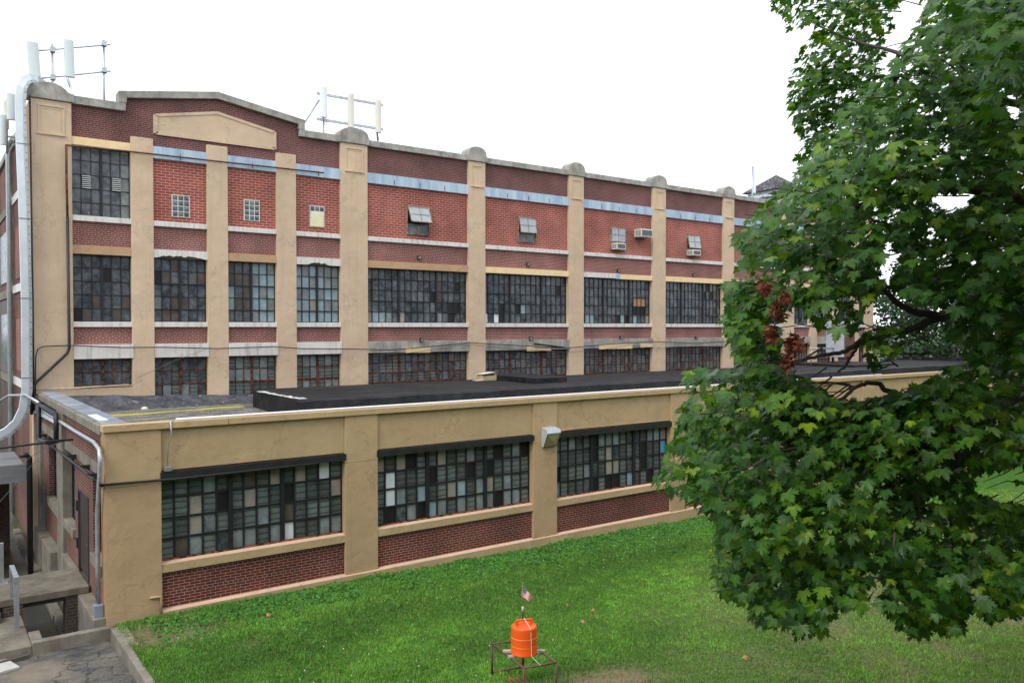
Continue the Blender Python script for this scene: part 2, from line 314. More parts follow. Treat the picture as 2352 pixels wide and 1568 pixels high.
# glazing
def glass_mat(name, base, dust, amt, rough=.22, spec=.5, bands=0.0):
    t = NT(name); d = t.ramp(t.noise(2.6, 7, rough=.7), [(.42, 0), (.78, amt)])
    c = t.mix(d, base, dust)
    st = t.ramp(t.noise(7, 6, rough=.75, stretch=(2.2, 2.2, .35)), [(.60, 0), (.72, amt)]); c = t.mix(st, c, tuple(min(1, x * 1.4) for x in dust))
    if bands:
        sp = t.n('ShaderNodeSeparateXYZ'); t.l(t.pos, sp.inputs[0])
        w = t.math('SINE', t.math('MULTIPLY', t.math('ADD', sp.outputs[2], t.math('MULTIPLY', t.noise(1.5, 2), .12)), 2 * math.pi / .17))
        c = t.mix(t.ramp(w, [(.0, 0.0), (.35, 0), (.8, bands)]), c, tuple(x * .35 for x in base))
    t.bump(t.noise(3, 2), .12, .01)
    r = t.ramp(t.noise(4, 4), [(.4, rough), (.7, min(1, rough + .25))]); return t.done(c, r, spec=spec)
m_g = [glass_mat('glass_dark', (.034, .043, .052), (.22, .25, .27), .75, .16),                   #0 dark
       glass_mat('glass_dusty', (.055, .068, .078), (.27, .29, .30), .75, .25),                    #1 dusty
       glass_mat('glass_milky', (.15, .175, .18), (.34, .38, .38), .8, .35, bands=.0),           #2 grey sheeted
       simple('pane_void', (.004, .004, .005), .6),                                             #3 missing pane
       simple('pane_white_board', (.62, .66, .68), .5, var=.08),                                #4
       glass_mat('pane_plywood', (.24, .225, .19), (.42, .36, .28), .8, .7),                      #5 weathered board
       glass_mat('glass_brownish', (.060, .050, .045), (.16, .12, .10), .7, .3),                 #6
       glass_mat('glass_banded', (.115, .135, .13), (.26, .30, .29), .5, .3, bands=.75),         #7 slatted behind
       glass_mat('glass_blue_sheet', (.20, .28, .31), (.38, .48, .50), .7, .4),                  #8 pale blue sheet
       glass_mat('glass_banded_dark', (.065, .075, .074), (.18, .20, .20), .5, .25, bands=.7),   #9
       simple('pane_orange_rust', (.40, .22, .13), .8, var=.5, sc=14),                           #10
       simple('pane_sky_blue', (.10, .34, .62), .5), ]                                          #11

# ------------------------------------------------------------------ ground, lawn, asphalt
b = MB(); b.quad((-700, -700, -1.62), (900, -700, -1.62), (900, 900, -1.62), (-700, 900, -1.62)); structure(b.build('ground', m_ground))
def vnoise(x, y, s, seed=0):
    x = np.asarray(x, float) * s + seed * 17.3; y = np.asarray(y, float) * s + seed * 9.1
    xi = np.floor(x); yi = np.floor(y); fx = x - xi; fy = y - yi; fx = fx * fx * (3 - 2 * fx); fy = fy * fy * (3 - 2 * fy)
    h = lambda a, c: np.modf(np.abs(np.sin(a * 127.1 + c * 311.7 + seed) * 43758.5453))[0]
    return (h(xi, yi) * (1 - fx) + h(xi + 1, yi) * fx) * (1 - fy) + (h(xi, yi + 1) * (1 - fx) + h(xi + 1, yi + 1) * fx) * fy
def fbm(x, y, s, seed=0): return (vnoise(x, y, s, seed) + .5 * vnoise(x, y, s * 2.1, seed + 1) + .25 * vnoise(x, y, s * 4.3, seed + 2)) / 1.75
def dryness(x, y):
    d = np.zeros_like(np.asarray(x, float))
    def blob(cx, cy, rx, ry, a): return a * np.exp(-(((x - cx) / rx) ** 2 + ((y - cy) / ry) ** 2))
    d = blob(11.4, 12.7, 1.7, .7, 1.5) + blob(4.9, 21.0, 1.0, .75, 2.4) + blob(6.4, 19.2, .6, .4, .5)
    under = 1 / (1 + np.exp(-((x - 13.0) - (y - 9.0) * .55) * .55)) * 0.68
    under = under * np.clip((19.5 - y) / 4, 0, 1)
    n = fbm(x, y, .9, 3)
    return np.clip((d + under) * (.35 + 1.35 * n) - .12, 0, 1)
xs = np.concatenate([np.arange(3.95, 34, .22), np.linspace(34, 140, 70)]); ys = np.concatenate([np.linspace(-60, 6, 30)[:-1], np.arange(6, 22.2, .22), [22.38]])
XX, YY = np.meshgrid(xs, ys); ZZ = gz(XX, YY); nx, ny = len(xs), len(ys)
idx = np.arange(nx * ny).reshape(ny, nx); fa = np.stack([idx[:-1, :-1], idx[:-1, 1:], idx[1:, 1:], idx[1:, :-1]], -1).reshape(-1)
lawn = np_mesh('lawn', np.stack([XX, YY, ZZ], -1).reshape(-1, 3), fa, 4, m_lawn, None, [('dry', 'FLOAT', dryness(XX, YY).ravel())], True); structure(lawn)
b = MB(); b.box(-30, 3.78, -40, 22.12, -.6, -.28)
structure(b.build('asphalt', m_asph))
b = MB(); b.box(3.78, 3.96, -40, 20.6, -.5, .03); b.box(3.78, 4.14, 20.6, 22.118, -.5, .026); structure(b.build('kerb', m_conc, bevel=.02))
b = MB(); b.quad((-30, 22.4, -1.3), (3.8, 22.4, -1.3), (3.8, 62, -1.3), (-30, 62, -1.3)); structure(b.build('pit_floor', m_pit))

# blades of grass
def blades():
    N = 620000
    x = rng.uniform(3.93, 44, N * 2); y = rng.uniform(5, 22.3, N * 2)
    dep = x * F.x + y * F.y; px = (x * R.x + y * R.y) / dep * FPX + 1176; py = 784 + (CAMZ + .2) / dep * FPX
    keep = (px > -30) & (px < 2440) & (py < 1640) & (rng.random(N * 2) < np.clip((20 / dep) ** 1.6, 0, 1))
    x = x[keep]; y = y[keep]; dep = dep[keep]
    dr = dryness(x, y); k2 = rng.random(len(x)) > dr * .9; x = x[k2]; y = y[k2]; dr = dr[k2]; dep = dep[k2]
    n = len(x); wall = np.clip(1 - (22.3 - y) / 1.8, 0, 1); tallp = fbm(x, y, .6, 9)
    cl = vnoise(x, y, 3.1, 31) * .6 + vnoise(x, y, 6.5, 33) * .4; kk = rng.random(n) < .35 + cl * 1.1
    h = rng.uniform(.022, .060, n) * (.5 + 1.25 * cl) * (1 + .9 * wall * tallp * 2 + .5 * (tallp > .6)); w = rng.uniform(.006, .011, n) * (1 + dep / 22)
    an = rng.uniform(0, 2 * np.pi, n); dx = np.cos(an) * w; dy = np.sin(an) * w
    la = rng.uniform(0, 2 * np.pi, n); ll = h * rng.uniform(.2, .9, n)
    z = gz(x, y) - .005
    V = np.empty((n, 3, 3)); V[:, 0] = np.stack([x - dx, y - dy, z], -1); V[:, 1] = np.stack([x + dx, y + dy, z], -1)
    V[:, 2] = np.stack([x + np.cos(la) * ll, y + np.sin(la) * ll, z + h], -1)
    a = fbm(x, y, .28, 5); bnd = fbm(x * .45 + y * .2, y * 1.1 - x * .35, .55, 12)
    t_ = np.clip((a * .5 + bnd * .6 - .28) * 2.2, 0, 1)[:, None]
    c = np.array([.085, .20, .034]) * (1 - t_) + np.array([.20, .42, .055]) * t_
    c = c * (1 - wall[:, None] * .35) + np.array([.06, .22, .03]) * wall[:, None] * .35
    r = rng.random(n)[:, None]; c = c * (.6 + .8 * r) * (.62 + .8 * cl[:, None]); dd = (dr[:, None] * rng.random((n, 1)) * 1.1).clip(0, 1)
    c = c * (1 - dd) + np.array([.36, .29, .16]) * dd
    straw = rng.random(n) < .04; c[straw] = np.array([.30, .27, .12])
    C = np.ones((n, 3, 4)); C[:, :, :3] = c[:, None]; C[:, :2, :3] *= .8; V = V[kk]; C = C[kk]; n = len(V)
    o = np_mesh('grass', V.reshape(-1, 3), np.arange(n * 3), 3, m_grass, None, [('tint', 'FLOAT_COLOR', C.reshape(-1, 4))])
    tag(o, 'green mown grass of the lawn in front of the low annex', 'grass', kind='stuff')
blades()
def weeds():
    n = 26000; x = rng.uniform(4.6, 30, n); y = 22.3 - np.abs(rng.normal(0, .9, n)) ** 1.2 - .03
    k = (fbm(x, y, .5, 21) + np.clip(1 - (22.3 - y) / 1.2, 0, 1) * .10 > .53) | ((x < 10) & (fbm(x, y, .8, 2) > .5)); x = x[k]; y = y[k]; n = len(x)
    x2 = rng.uniform(3.55, 3.75, 60); y2 = rng.uniform(18.5, 22.0, 60)
    h = rng.uniform(.03, .13, n) * (.5 + 1.3 * fbm(x, y, 1.3, 8) ** 2 * 1.6) * np.clip(1.3 - (22.3 - y) / 2, .4, 1); s = rng.uniform(.022, .048, n)
    c0 = np.stack([x, y, gz(x, y) + h * rng.uniform(.4, 1, n)], -1)
    nr = np.stack([rng.normal(-.2, .4, n), rng.normal(-.4, .4, n), np.ones(n)], -1); nr /= np.linalg.norm(nr, axis=1)[:, None]
    a = np.cross(nr, rng.normal(size=(n, 3))); a /= np.linalg.norm(a, axis=1)[:, None]; bb = np.cross(nr, a)
    V = np.empty((n, 5, 3))
    for i in range(5):
        an = 2 * np.pi * i / 5; V[:, i] = c0 + (a * np.cos(an) + bb * np.sin(an) * .75) * s[:, None]
    c = np.array([.065, .20, .03]) * (.5 + rng.random((n, 1)) * .9) * np.array([1, 1, 1]) + np.array([.05, .09, 0]) * (rng.random((n, 1)) > .8)
    C = np.ones((n, 5, 4)); C[:, :, :3] = c[:, None]
    o = np_mesh('weeds', V.reshape(-1, 3), np.arange(n * 5), 5, m_grass, None, [('tint', 'FLOAT_COLOR', C.reshape(-1, 4))])
    tag(o, 'broad leaved green weeds growing along the foot of the annex wall', 'weeds', kind='stuff')
weeds()
def clover():
    n = 450; x = rng.uniform(4.5, 26, n); y = rng.uniform(11, 22, n); k = fbm(x, y, .45, 41) > .56; x, y = x[k], y[k]; n = len(x); s = rng.uniform(.010, .018, n); c0 = np.stack([x, y, gz(x, y) + rng.uniform(.05, .10, n)], -1)
    V = np.empty((n, 4, 3)); 
    for i, (a, b_) in enumerate(((-1, 0), (0, -1), (1, 0), (0, 1))): V[:, i] = c0 + np.stack([a * s, b_ * s * .5, b_ * s * .8], -1)
    tag(np_mesh('clover_flowers', V.reshape(-1, 3), np.arange(n * 4), 4, simple('clover_white', (.72, .72, .62), .8), None), 'tiny white clover flowers dotted over the lawn', 'flowers', kind='stuff')
clover()

# ------------------------------------------------------------------ windows
def window(parent, plane, at, u0, u1, z0, z1, groups, rows, frame_m, weights, special=None, vents=(), bar=.022, mull=.05, hbar=.02, seed=0, name='window', heavy_rows=(), edge=.035, fd=.05):
    """steel sash: frame mesh with bars, child mesh with the panes; at = depth of glass plane"""
    r = random.Random(seed * 31 + 5); fr = MB(); gl = MB(); special = special or {}
    def P(u, d, z): return (u, at + d, z) if plane == 'y' else (at + d, u, z)
    def bx(m, ua, ub, da, db, za, zb, mi=0):
        if plane == 'y': m.box(ua, ub, at + da, at + db, za, zb, mi)
        else: m.box(at + da, at + db, ua, ub, za, zb, mi)
    bx(fr, u0, u0 + edge, -fd, .03, z0, z1); bx(fr, u1 - edge, u1, -fd, .03, z0, z1)
    bx(fr, u0 + edge, u1 - edge, -fd, .03, z0, z0 + edge); bx(fr, u0 + edge, u1 - edge, -fd, .03, z1 - edge, z1)
    nc = sum(groups); W_ = u1 - u0; cw = W_ / nc; rh = (z1 - z0) / rows; cum = 0; ml = set()
    for g in groups[:-1]: cum += g; ml.add(cum)
    for c in range(1, nc):
        h = mull if c in ml else bar / 2 * 1.0; d = -.075 if c in ml else -.028
        bx(fr, u0 + c * cw - h, u0 + c * cw + h, d, .02, z0 + edge, z1 - edge)
    for q in range(1, rows):
        hh = hbar / 2 * (2.0 if q in heavy_rows else 1); bx(fr, u0 + edge, u1 - edge, -.032 if q not in heavy_rows else -.055, .015, z0 + q * rh - hh, z0 + q * rh + hh)
    for (ca, cb_, ra, rb) in vents:
        a0, a1, b0, b1 = u0 + ca * cw, u0 + cb_ * cw, z0 + ra * rh, z0 + rb * rh; k = .022
        bx(fr, a0 - k, a0 + k, -.05, .01, b0, b1); bx(fr, a1 - k, a1 + k, -.05, .01, b0, b1)
        bx(fr, a0 + k, a1 - k, -.052, .01, b0 - k, b0 + k); bx(fr, a0 + k, a1 - k, -.052, .01, b1 - k, b1 + k)
    keys, ws = list(weights.keys()), list(weights.values())
    for c in range(nc):
        for q in range(rows):
            mi = special.get((c, q)); mi = r.choices(keys, ws)[0] if mi is None else mi
            d = [.004 + r.uniform(-.004, .004) for _ in range(4)]
            tlt = r.uniform(-.006, .006); tl2 = r.uniform(-.004, .004)
            ua, ub, za, zb = u0 + c * cw, u0 + (c + 1) * cw, z0 + q * rh, z0 + (q + 1) * rh
            vv = [P(ua, .004 - tlt - tl2, za), P(ub, .004 + tlt - tl2, za), P(ub, .004 + tlt + tl2, zb), P(ua, .004 - tlt + tl2, zb)]
            if plane == 'x': vv = vv[::-1]
            gl.quad(*vv, mi)
    o = fr.build(name, frame_m, parent); gl.build('glass', m_g, o); return o
D_DARK = {0: 10, 1: 5, 6: .6, 3: .2}; D_RUST = {9: 3, 1: 4, 7: 3, 0: 2}; D_AX = {7: 7, 9: 6, 2: 2, 0: .8, 1: 1.5, 3: .7, 5: .25}

# ------------------------------------------------------------------ main factory block
YF = 35.96; XL = 3.54; XE = 62.67
fac = thing('brick_factory', (33, 42, -1.3), 'long three storey red brick factory with tan stucco pilasters behind the low annex', 'building')
PIL = [(3.54, 4.93), (7.07, 7.92), (10.08, 10.96), (13.13, 14.05), (16.24, 17.64), (23.47, 24.54), (30.38, 31.51), (37.23, 38.41), (44.02, 45.14), (50.57, 51.98), (53.98, 54.88), (56.94, 57.65), (59.61, 60.57), (61.6, 62.67)]
big = {0, 4, 5, 6, 7, 8, 9, 13}
YB = 36.12                                  # face of the brick panels, set back from the pilasters
ped_tops = {1: 15.30, 2: 15.36, 3: 15.40, 10: 15.34, 11: 15.3, 12: 15.26}
for i, (a, c) in enumerate(PIL):
    b = MB(); top = 16.28 if i in big else ped_tops.get(i, 15.3)
    b.box(a, c, YF, 36.5, 3.9 if i else -1.3, top)
    if i in big:                            # raised border of the sunk panel near the top
        w = c - a; x0, x1, z0, z1 = a + w * .17, c - w * .17, 15.02, 16.08; k = .055
        b.box(x0, x0 + k, YF - .03, YF + .01, z0, z1); b.box(x1 - k, x1, YF - .03, YF + .01, z0, z1)
        b.box(x0 + k, x1 - k, YF - .031, YF + .01, z1 - k, z1); b.box(x0 - .03, x1 + .03, YF - .05, YF + .01, z0 - .09, z0)
        b.box(x0 + .11, x0 + .13, YF - .012, YF + .01, z0 + .1, z1 - .13); b.box(x1 - .13, x1 - .11, YF - .012, YF + .01, z0 + .1, z1 - .13)
        b.box(x0 + .13, x1 - .13, YF - .013, YF + .01, z1 - .15, z1 - .13)
    else:
        b.box(a, c, YF + .04, 36.5, top, top + .0001); b.f = b.f[:-6]; b.m = b.m[:-6]; b.smooth = b.smooth[:-6]
    b.build('pilaster', m_stucco, fac, bevel=.02)
    if i in big:                            # concrete cap with segmental arch
        w = c - a + .2; x0 = a - .1; n = 14; rise = .44 if i in (0, 4) else .46
        pts = [(x0, 16.30), (x0, 16.60)] + [(x0 + .05 + (w - .1) * (1 - math.cos(math.pi * k / n)) / 2, 16.62 + rise * math.sin(math.pi * k / n) ** .8) for k in range(n + 1)] + [(x0 + w, 16.60), (x0 + w, 16.30)]
        if i == 0: pts = [(x0, 16.30)] + [(aty(px, py, 35.9).x, aty(px, py, 35.9).z) for px, py in ((62, 206), (64, 192), (76, 190), (95, 187), (112, 188), (128, 192), (142, 199), (152, 207), (158, 214))] + [(x0 + w - .02, 16.62), (x0 + w, 16.60), (x0 + w, 16.30)]
        MB().prism(pts, YF - .07, 36.62).build('pilaster_cap', m_cop, fac, fix=True, bevel=.015)
# parapet + infill panels bay by bay
def panel(name, m, x0, x1, z0, z1, y=YB): return MB().box(x0, x1, y, 36.5, z0, z1).build(name, m, fac)
def band(name, m, x0, x1, z0, z1, y0, bev=.012): return MB().box(x0, x1, y0, 36.48, z0, z1).build(name, m, fac, bevel=bev)
def jag(name, m, x0, x1, z0, z1, y0, lo, hi, seed):     # lintel with a broken, spalled lower edge
    r = random.Random(seed); n = 22; pts = [(x0, z1), (x1, z1), (x1, z0)]
    for k in range(n - 1, 0, -1):
        f = k / n; q = math.sin(math.pi * min(1, max(0, (f - lo) / (hi - lo)))) if lo < f < hi else 0
        pts.append((x0 + (x1 - x0) * f, z0 + (min(1, q * 1.6) * (.085 + r.uniform(-.03, .04)))))
    pts.append((x0, z0)); o = MB().prism(pts, y0, 36.2).build(name, m, fac, fix=True)
    MB().box(x0 + (x1 - x0) * lo, x0 + (x1 - x0) * hi, 36.2, 36.4, z0, z0 + .2).build('exposed_concrete', m_conc, o)
bays = [(PIL[i][1], PIL[i + 1][0]) for i in range(len(PIL) - 1)]
def cop_z(x):
    for xa, xb in ((6.91, 14.2), (51.3, 61.6)):
        if xa <= x <= xb:
            mid = (xa + xb) / 2; return 17.13 + .54 * (1 - abs(x - mid) / ((xb - xa) / 2))
    return 16.58
for i, (a, c) in enumerate(bays):
    pav = i < 4 or i >= 9
    if not pav: panel('parapet_brick', m_brick_par, a, c, 15.02, 16.28)
    # third floor
    if i == 0:
        window(fac, 'y', 36.28, a, c, 11.94, 14.70, [3, 3], 5, m_muntin, {0: 8, 1: 3}, {(4, 4): 1, (5, 3): 2, (5, 2): 2, (5, 1): 2, (5, 0): 2}, seed=i, bar=.03)
        band('lintel', m_gold, a, c, 14.70, 15.02, 36.02)
    else:
        band('metal_flashing', m_flash, a, c, 14.52, 15.02, 35.99, .004); panel('infill_brick', m_brick_inf, a, c, 11.94, 14.52)
        sm = MB(); nseam = max(2, int((c - a) / 1.35))
        for k in range(1, nseam): xx = a + (c - a) * k / nseam; sm.box(xx - .012, xx + .012, 35.975, 35.995, 14.56, 14.80)
        sm.build('flashing_clip', m_muntin, fac)
    band('sill', m_white, a, c, 11.72, 11.94, 35.98); panel('spandrel_brick', m_brick_sp, a, c, 10.76, 11.72)
    # second floor lintel
    if i in (1, 3): jag('lintel', m_white, a, c, 10.42, 10.76, 36.0, .05 if i == 1 else .25, .95 if i == 1 else .75, i)
    elif i == 6:
        x_ = 34.1; band('lintel', m_white, a, x_, 10.47, 10.76, 36.0); band('lintel', m_gold, x_ + .35, c, 10.44, 10.74, 35.985); band('metal_patch', m_flash, x_, x_ + .35, 10.44, 10.78, 35.98)
    elif i in (5, 7, 8) or i > 8: band('lintel', m_gold, a, c, 10.44, 10.76, 35.985)
    else: band('lintel', m_peach, a, c, 10.42, 10.76, 36.0)
    # windows
    wide = not pav; g = [5, 6, 5] if wide else [3, 3]
    wt = D_DARK; sp = {}; vents = ()
    if i == 0: sp = {(5, 1): 6, (5, 0): 1}
    if i == 1: wt = {0: 8, 1: 5, 6: 2}; sp = {(0, 3): 3, (1, 0): 6, (2, 0): 6, (2, 1): 6, (3, 1): 6, (0, 2): 1, (0, 1): 2}
    if i == 2: wt = {1: 3, 6: 2}; sp = {(c_, r_): (8 if (c_ + r_) % 3 else 2) for c_ in (3, 4, 5) for r_ in range(5)}; sp.update({(0, 1): 8, (0, 2): 8, (1, 3): 6, (2, 2): 6, (2, 1): 6})
    if i == 3: wt = {8: 6, 2: 4}; sp = {(2, 1): 5, (1, 1): 8}
    if wide: vents = [(1, 4, 2, 4)] + [(6, 10, 2, 4)] + [(12, 15, 1, 3)] if i != 5 else [(1, 4, 1, 3), (6, 10, 2, 4), (12, 15, 1, 3)]
    if i == 4: sp = {(5, 0): 5, (10, 2): 3, (11, 0): 2, (13, 0): 3, (0, 0): 5, (1, 0): 8, (2, 0): 8, (1, 2): 1, (3, 2): 1, (3, 0): 2}
    if i == 5: sp = {(0, 0): 4, (2, 0): 4, (3, 0): 3, (6, 1): 3, (7, 1): 8}
    if i == 6: sp = {(12, 2): 10, (13, 2): 10, (14, 2): 10, (12, 1): 3, (13, 1): 3, (14, 1): 3, (8, 0): 3, (9, 0): 8, (10, 0): 3, (1, 0): 8, (2, 0): 8, (12, 0): 8, (15, 0): 5}
    window(fac, 'y', 36.28, a, c, 7.74, 10.44 if i not in (1, 3) else 10.42, g, 5, m_muntin, wt, sp, vents, seed=20 + i, bar=.040 if pav else .040, heavy_rows=(1, 3) if 0 < i < 4 else ())
    if i in (1, 3): pass
    band('sill', m_white, a, c, 7.53, 7.74, 35.98); panel('spandrel_brick', m_brick_sp, a, c, 6.83, 7.53)
    band('lintel', m_white if pav and i < 4 else m_cop, a, c + (.03 if i < 9 else 0), 6.26, 6.83, 35.93)
    # first floor windows
    if i == 0:
        window(fac, 'y', 36.25, a, c, 5.17, 6.26, [3, 3], 2, m_rust, {0: 1}, {}, seed=40, bar=.035, hbar=.04)
        panel('stucco_base', m_stucco, a, c, 3.9, 5.12, YF + .01); band('sill', m_peach, a, c, 5.08, 5.17, 35.97)
    elif i == 1:
        window(fac, 'y', 36.25, a, c, 4.56, 6.26, [3, 3], 3, m_rust, {0: 6, 9: 2}, {(2, 0): 7, (3, 0): 2, (2, 1): 9, (1, 0): 2, (4, 0): 7, (4, 1): 9}, seed=41, bar=.035, hbar=.035)
        panel('wall_base', m_oldbit, a, c, 3.9, 4.56, 36.05)
    else:
        n = 6 if pav else 16
        window(fac, 'y', 36.25, a, c, 4.55 if pav else 4.3, 6.26, g, 3 if pav else 4, m_rust, {7: 5, 2: 2, 9: 1} if pav else D_RUST, {}, seed=42 + i, bar=.036, hbar=.035, heavy_rows=(1,))
        panel('wall_base', m_oldbit, a, c, 3.9, 4.55 if pav else 4.3, 36.05)
# pavilion gables
for (xa, xb, pa, pb) in ((4.93, 16.24, 6.91, 14.2), (51.98, 61.6, 52.9, 60.6)):
    mid = (pa + pb) / 2; s1, s2 = 17.0, 17.36
    pts = [(xa, 15.02), (xb, 15.02), (xb, 16.28), (pb, 16.28), (pb, 16.8), (mid, 17.37), (pa, 16.8), (pa, 16.28), (xa, 16.28)]
    MB().prism(pts, YB, 36.5).build('parapet_brick', m_brick_par, fac, fix=True)
    b = MB()
    b.prism([(xa, 16.28), (pa - .02, 16.28), (pa - .02, 16.60), (xa, 16.60)], YF - .02, 36.6)
    b.prism([(pb + .02, 16.28), (xb, 16.28), (xb, 16.60), (pb + .02, 16.60)], YF - .02, 36.6)
    b.prism([(pa - .28, 16.605), (pa + .02, 16.605), (pa + .02, 16.82), (mid, 17.38), (pb - .02, 16.82), (pb - .02, 16.605), (pb + .28, 16.605), (pb + .28, 17.06), (mid + .4, 17.62), (mid, 17.69), (mid - .4, 17.62), (pa - .28, 17.06)], YF - .03, 36.6)
    b.build('coping', m_cop, fac, fix=True, bevel=.015)
    w = (pb - pa) * .36
    pc = 10.57 if xa < 10 else mid; pp = [(pc - 2.61, 15.56), (pc + 2.61, 15.56), (pc + 2.61, 16.33), (pc, 16.83), (pc - 2.61, 16.33)]
    q = MB(); q.prism(pp, 36.07, 36.3)
    def edge_strip(p, q_, k=.06):
        p, q_ = Vector((p[0], 36.05, p[1])), Vector((q_[0], 36.05, q_[1])); d = (q_ - p); c_ = (p + q_) / 2; dn = d.normalized(); up = Vector((-dn.z, 0, dn.x))
        q.obox(c_ - up * 0 + Vector((0, .01, 0)), d / 2, Vector((0, .02, 0)), up * k)
    for k in range(5):
        p0, p1 = Vector(pp[k]), Vector(pp[(k + 1) % 5]); cc = Vector((pc, 16.0)); p0 = p0 + (cc - p0) * .04; p1 = p1 + (cc - p1) * .04; edge_strip(p0, p1)
    q.build('gable_panel', m_stucco, fac, fix=True)
for i in range(4, 9):
    a, c = bays[i]; MB().box(a - .06, c + .06, YF - .02, 36.6, 16.28, 16.58).build('coping', m_cop, fac, bevel=.015)
# glass block windows and the boarded one
for (x0, x1, z0, z1, n) in ((8.66, 9.39, 12.17, 13.11, 4), (11.69, 12.40, 12.25, 13.18, 4), (14.75, 15.47, 12.92, 13.18, 1)):
    b = MB(); b.box(x0, x1, 36.085, 36.13, z0, z1)
    fr = b.build('window', m_white, fac); g = MB(); cw = (x1 - x0 - .04) / 3; rh_ = (z1 - z0 - .03) / n
    for c_ in range(3):
        for r_ in range(n):
            xa, za = x0 + .02 + c_ * cw + .018, z0 + .015 + r_ * rh_ + .018; xb_, zb = xa + cw - .036, za + rh_ - .036; ym = 36.062
            xm, zm = (xa + xb_) / 2 + rnd.uniform(-.03, .03), (za + zb) / 2 + rnd.uniform(-.03, .03)
            g.add([(xa, 36.08, za), (xb_, 36.08, za), (xb_, 36.08, zb), (xa, 36.08, zb), (xm, ym, zm)], [(0, 1, 4), (1, 2, 4), (2, 3, 4), (3, 0, 4)], 0)
    g.build('glass_block', m_g[1] if False else glass_mat('glass_block', (.04, .055, .06), (.35, .40, .40), .7, .12), fr)
b = MB(); b.box(14.75, 15.47, 36.09, 36.13, 12.20, 12.92); b.box(14.80, 15.40, 36.06, 36.09, 12.22, 12.84, 1); b.build('boarded_opening', [m_white, simple('yellow_panel', (.72, .66, .42), .6, var=.05)], fac)
# louvre vents in the first window
for x0 in (5.31, 6.40):
    b = MB(); b.box(x0, x0 + .32, 36.22, 36.25, 13.02, 13.58, 1)
    for k in range(7): z = 13.05 + k * .078; b.box(x0, x0 + .32, 36.17, 36.21, z, z + .034, 0)
    b.build('louvre', [simple('louvre_white', (.5, .52, .52), .5, var=.03), m_black], fac)
# the small hopper windows of the third floor
m_hop = glass_mat('glass_painted_sky', (.30, .34, .36), (.50, .53, .54), .6, .3)  # pale base colour stands in for sky reflected in the open sashes
def hopper(x0, x1, z0, z1, tilt, seed):
    r = random.Random(seed); b = MB(); k = .035
    b.box(x0, x0 + k, 36.04, 36.16, z0, z1); b.box(x1 - k, x1, 36.04, 36.16, z0, z1); b.box(x0 + k, x1 - k, 36.04, 36.16, z1 - k, z1); b.box(x0 + k, x1 - k, 36.02, 36.16, z0, z0 + k * .7)
    zm = z0 + (z1 - z0) * .36; b.box(x0 + k, x1 - k, 36.07, 36.16, zm - .03, zm); b.box((x0 + x1) / 2 - .02, (x0 + x1) / 2 + .02, 36.08, 36.12, z0 + k, zm - .03)
    o = b.build('window', m_rustframe, fac)
    g = MB(); g.quad((x0 + k, 36.105, z0 + k * .7), ((x0 + x1) / 2, 36.105, z0 + k * .7), ((x0 + x1) / 2, 36.105, zm - .03), (x0 + k, 36.105, zm - .03), 1); g.quad(((x0 + x1) / 2, 36.105, z0 + k * .7), (x1 - k, 36.105, z0 + k * .7), (x1 - k, 36.105, zm - .03), ((x0 + x1) / 2, 36.105, zm - .03), 0 if seed % 2 else 1)
    g.quad((x0 + k, 36.118, zm), (x1 - k, 36.118, zm), (x1 - k, 36.118, z1 - k), (x0 + k, 36.118, z1 - k), 3); g.build('glass', m_g, o)
    # sash hinged at the top and swung out
    ht = Vector((0, 36.03, z1 - k)); L = z1 - k - zm; dr = Vector((0, -math.sin(tilt), -math.cos(tilt))); nn = Vector((0, -math.cos(tilt), math.sin(tilt)))
    s_ = MB(); pane = MB()
    def pt(x, f): return Vector((x, 0, 0)) + ht + dr * (L * f)
    xa, xb_ = x0 + k, x1 - k; ex = .018
    for x in (xa + ex, xb_ - ex, (xa + xb_) / 2): s_.obox(pt(x, .5), Vector((ex if x != (xa + xb_) / 2 else .014, 0, 0)), nn * .02, dr * (L / 2))
    for f in (.02, .5, .98): s_.obox(pt((xa + xb_) / 2, f), Vector(((xb_ - xa) / 2 - ex, 0, 0)), nn * .019, dr * (.020 if f != .5 else .011))
    so = s_.build('sash', m_rustframe, o); pane.quad(pt(xa, 1), pt(xb_, 1), pt(xb_, 0), pt(xa, 0), 2); pane.build('glass', [m_hop] * 3, so)
hopper(19.85, 21.15, 12.20, 13.62, .42, 1); hopper(26.80, 28.05, 12.24, 13.62, .16, 2); hopper(33.74, 34.98, 12.18, 13.58, .0, 3); hopper(40.48, 41.75, 12.16, 13.56, .2, 4)
hopper(47.2, 48.45, 12.2, 13.56, .1, 5)
# side wall of the tall block (faces -X), roof slab and rear
b = MB(); b.box(XL + .5, XE, 36.5, 75, -1.3, 15.6, 0); b.build('roof', [m_bit], fac)
b = MB(); b.box(XL + .1, XL + .5, 37.4, 75, -1.3, 15.8); b.build('side_wall', m_brick_side, fac)
for (ya, yb) in ((36.5, 37.4),): MB().box(XL, XL + .6, ya, yb, -1.3, 16.28).build('pilaster', m_stuccoS, fac)
for (ya, yb) in ((44.4, 46.2), (52, 53.5), (60, 61.5)): MB().box(XL - .05, XL + .6, ya, yb, -1.3, 16.0).build('pilaster', m_conc, fac)
MB().box(XL - .02, XL + .6, 37.4, 44.4, 15.8, 16.1).build('coping', m_cop, fac); MB().box(XL - .02, XL + .6, 46.2, 75, 15.8, 16.1).build('coping', m_cop, fac)
for z in (4.9, 9.1, 13.2): MB().box(XL + .04, XL + .5, 37.4, 44.4, z, z + .35).build('string_course', m_white, fac); MB().box(XL + .04, XL + .5, 46.2, 52, z - .1, z + .3).build('string_course', m_conc, fac)
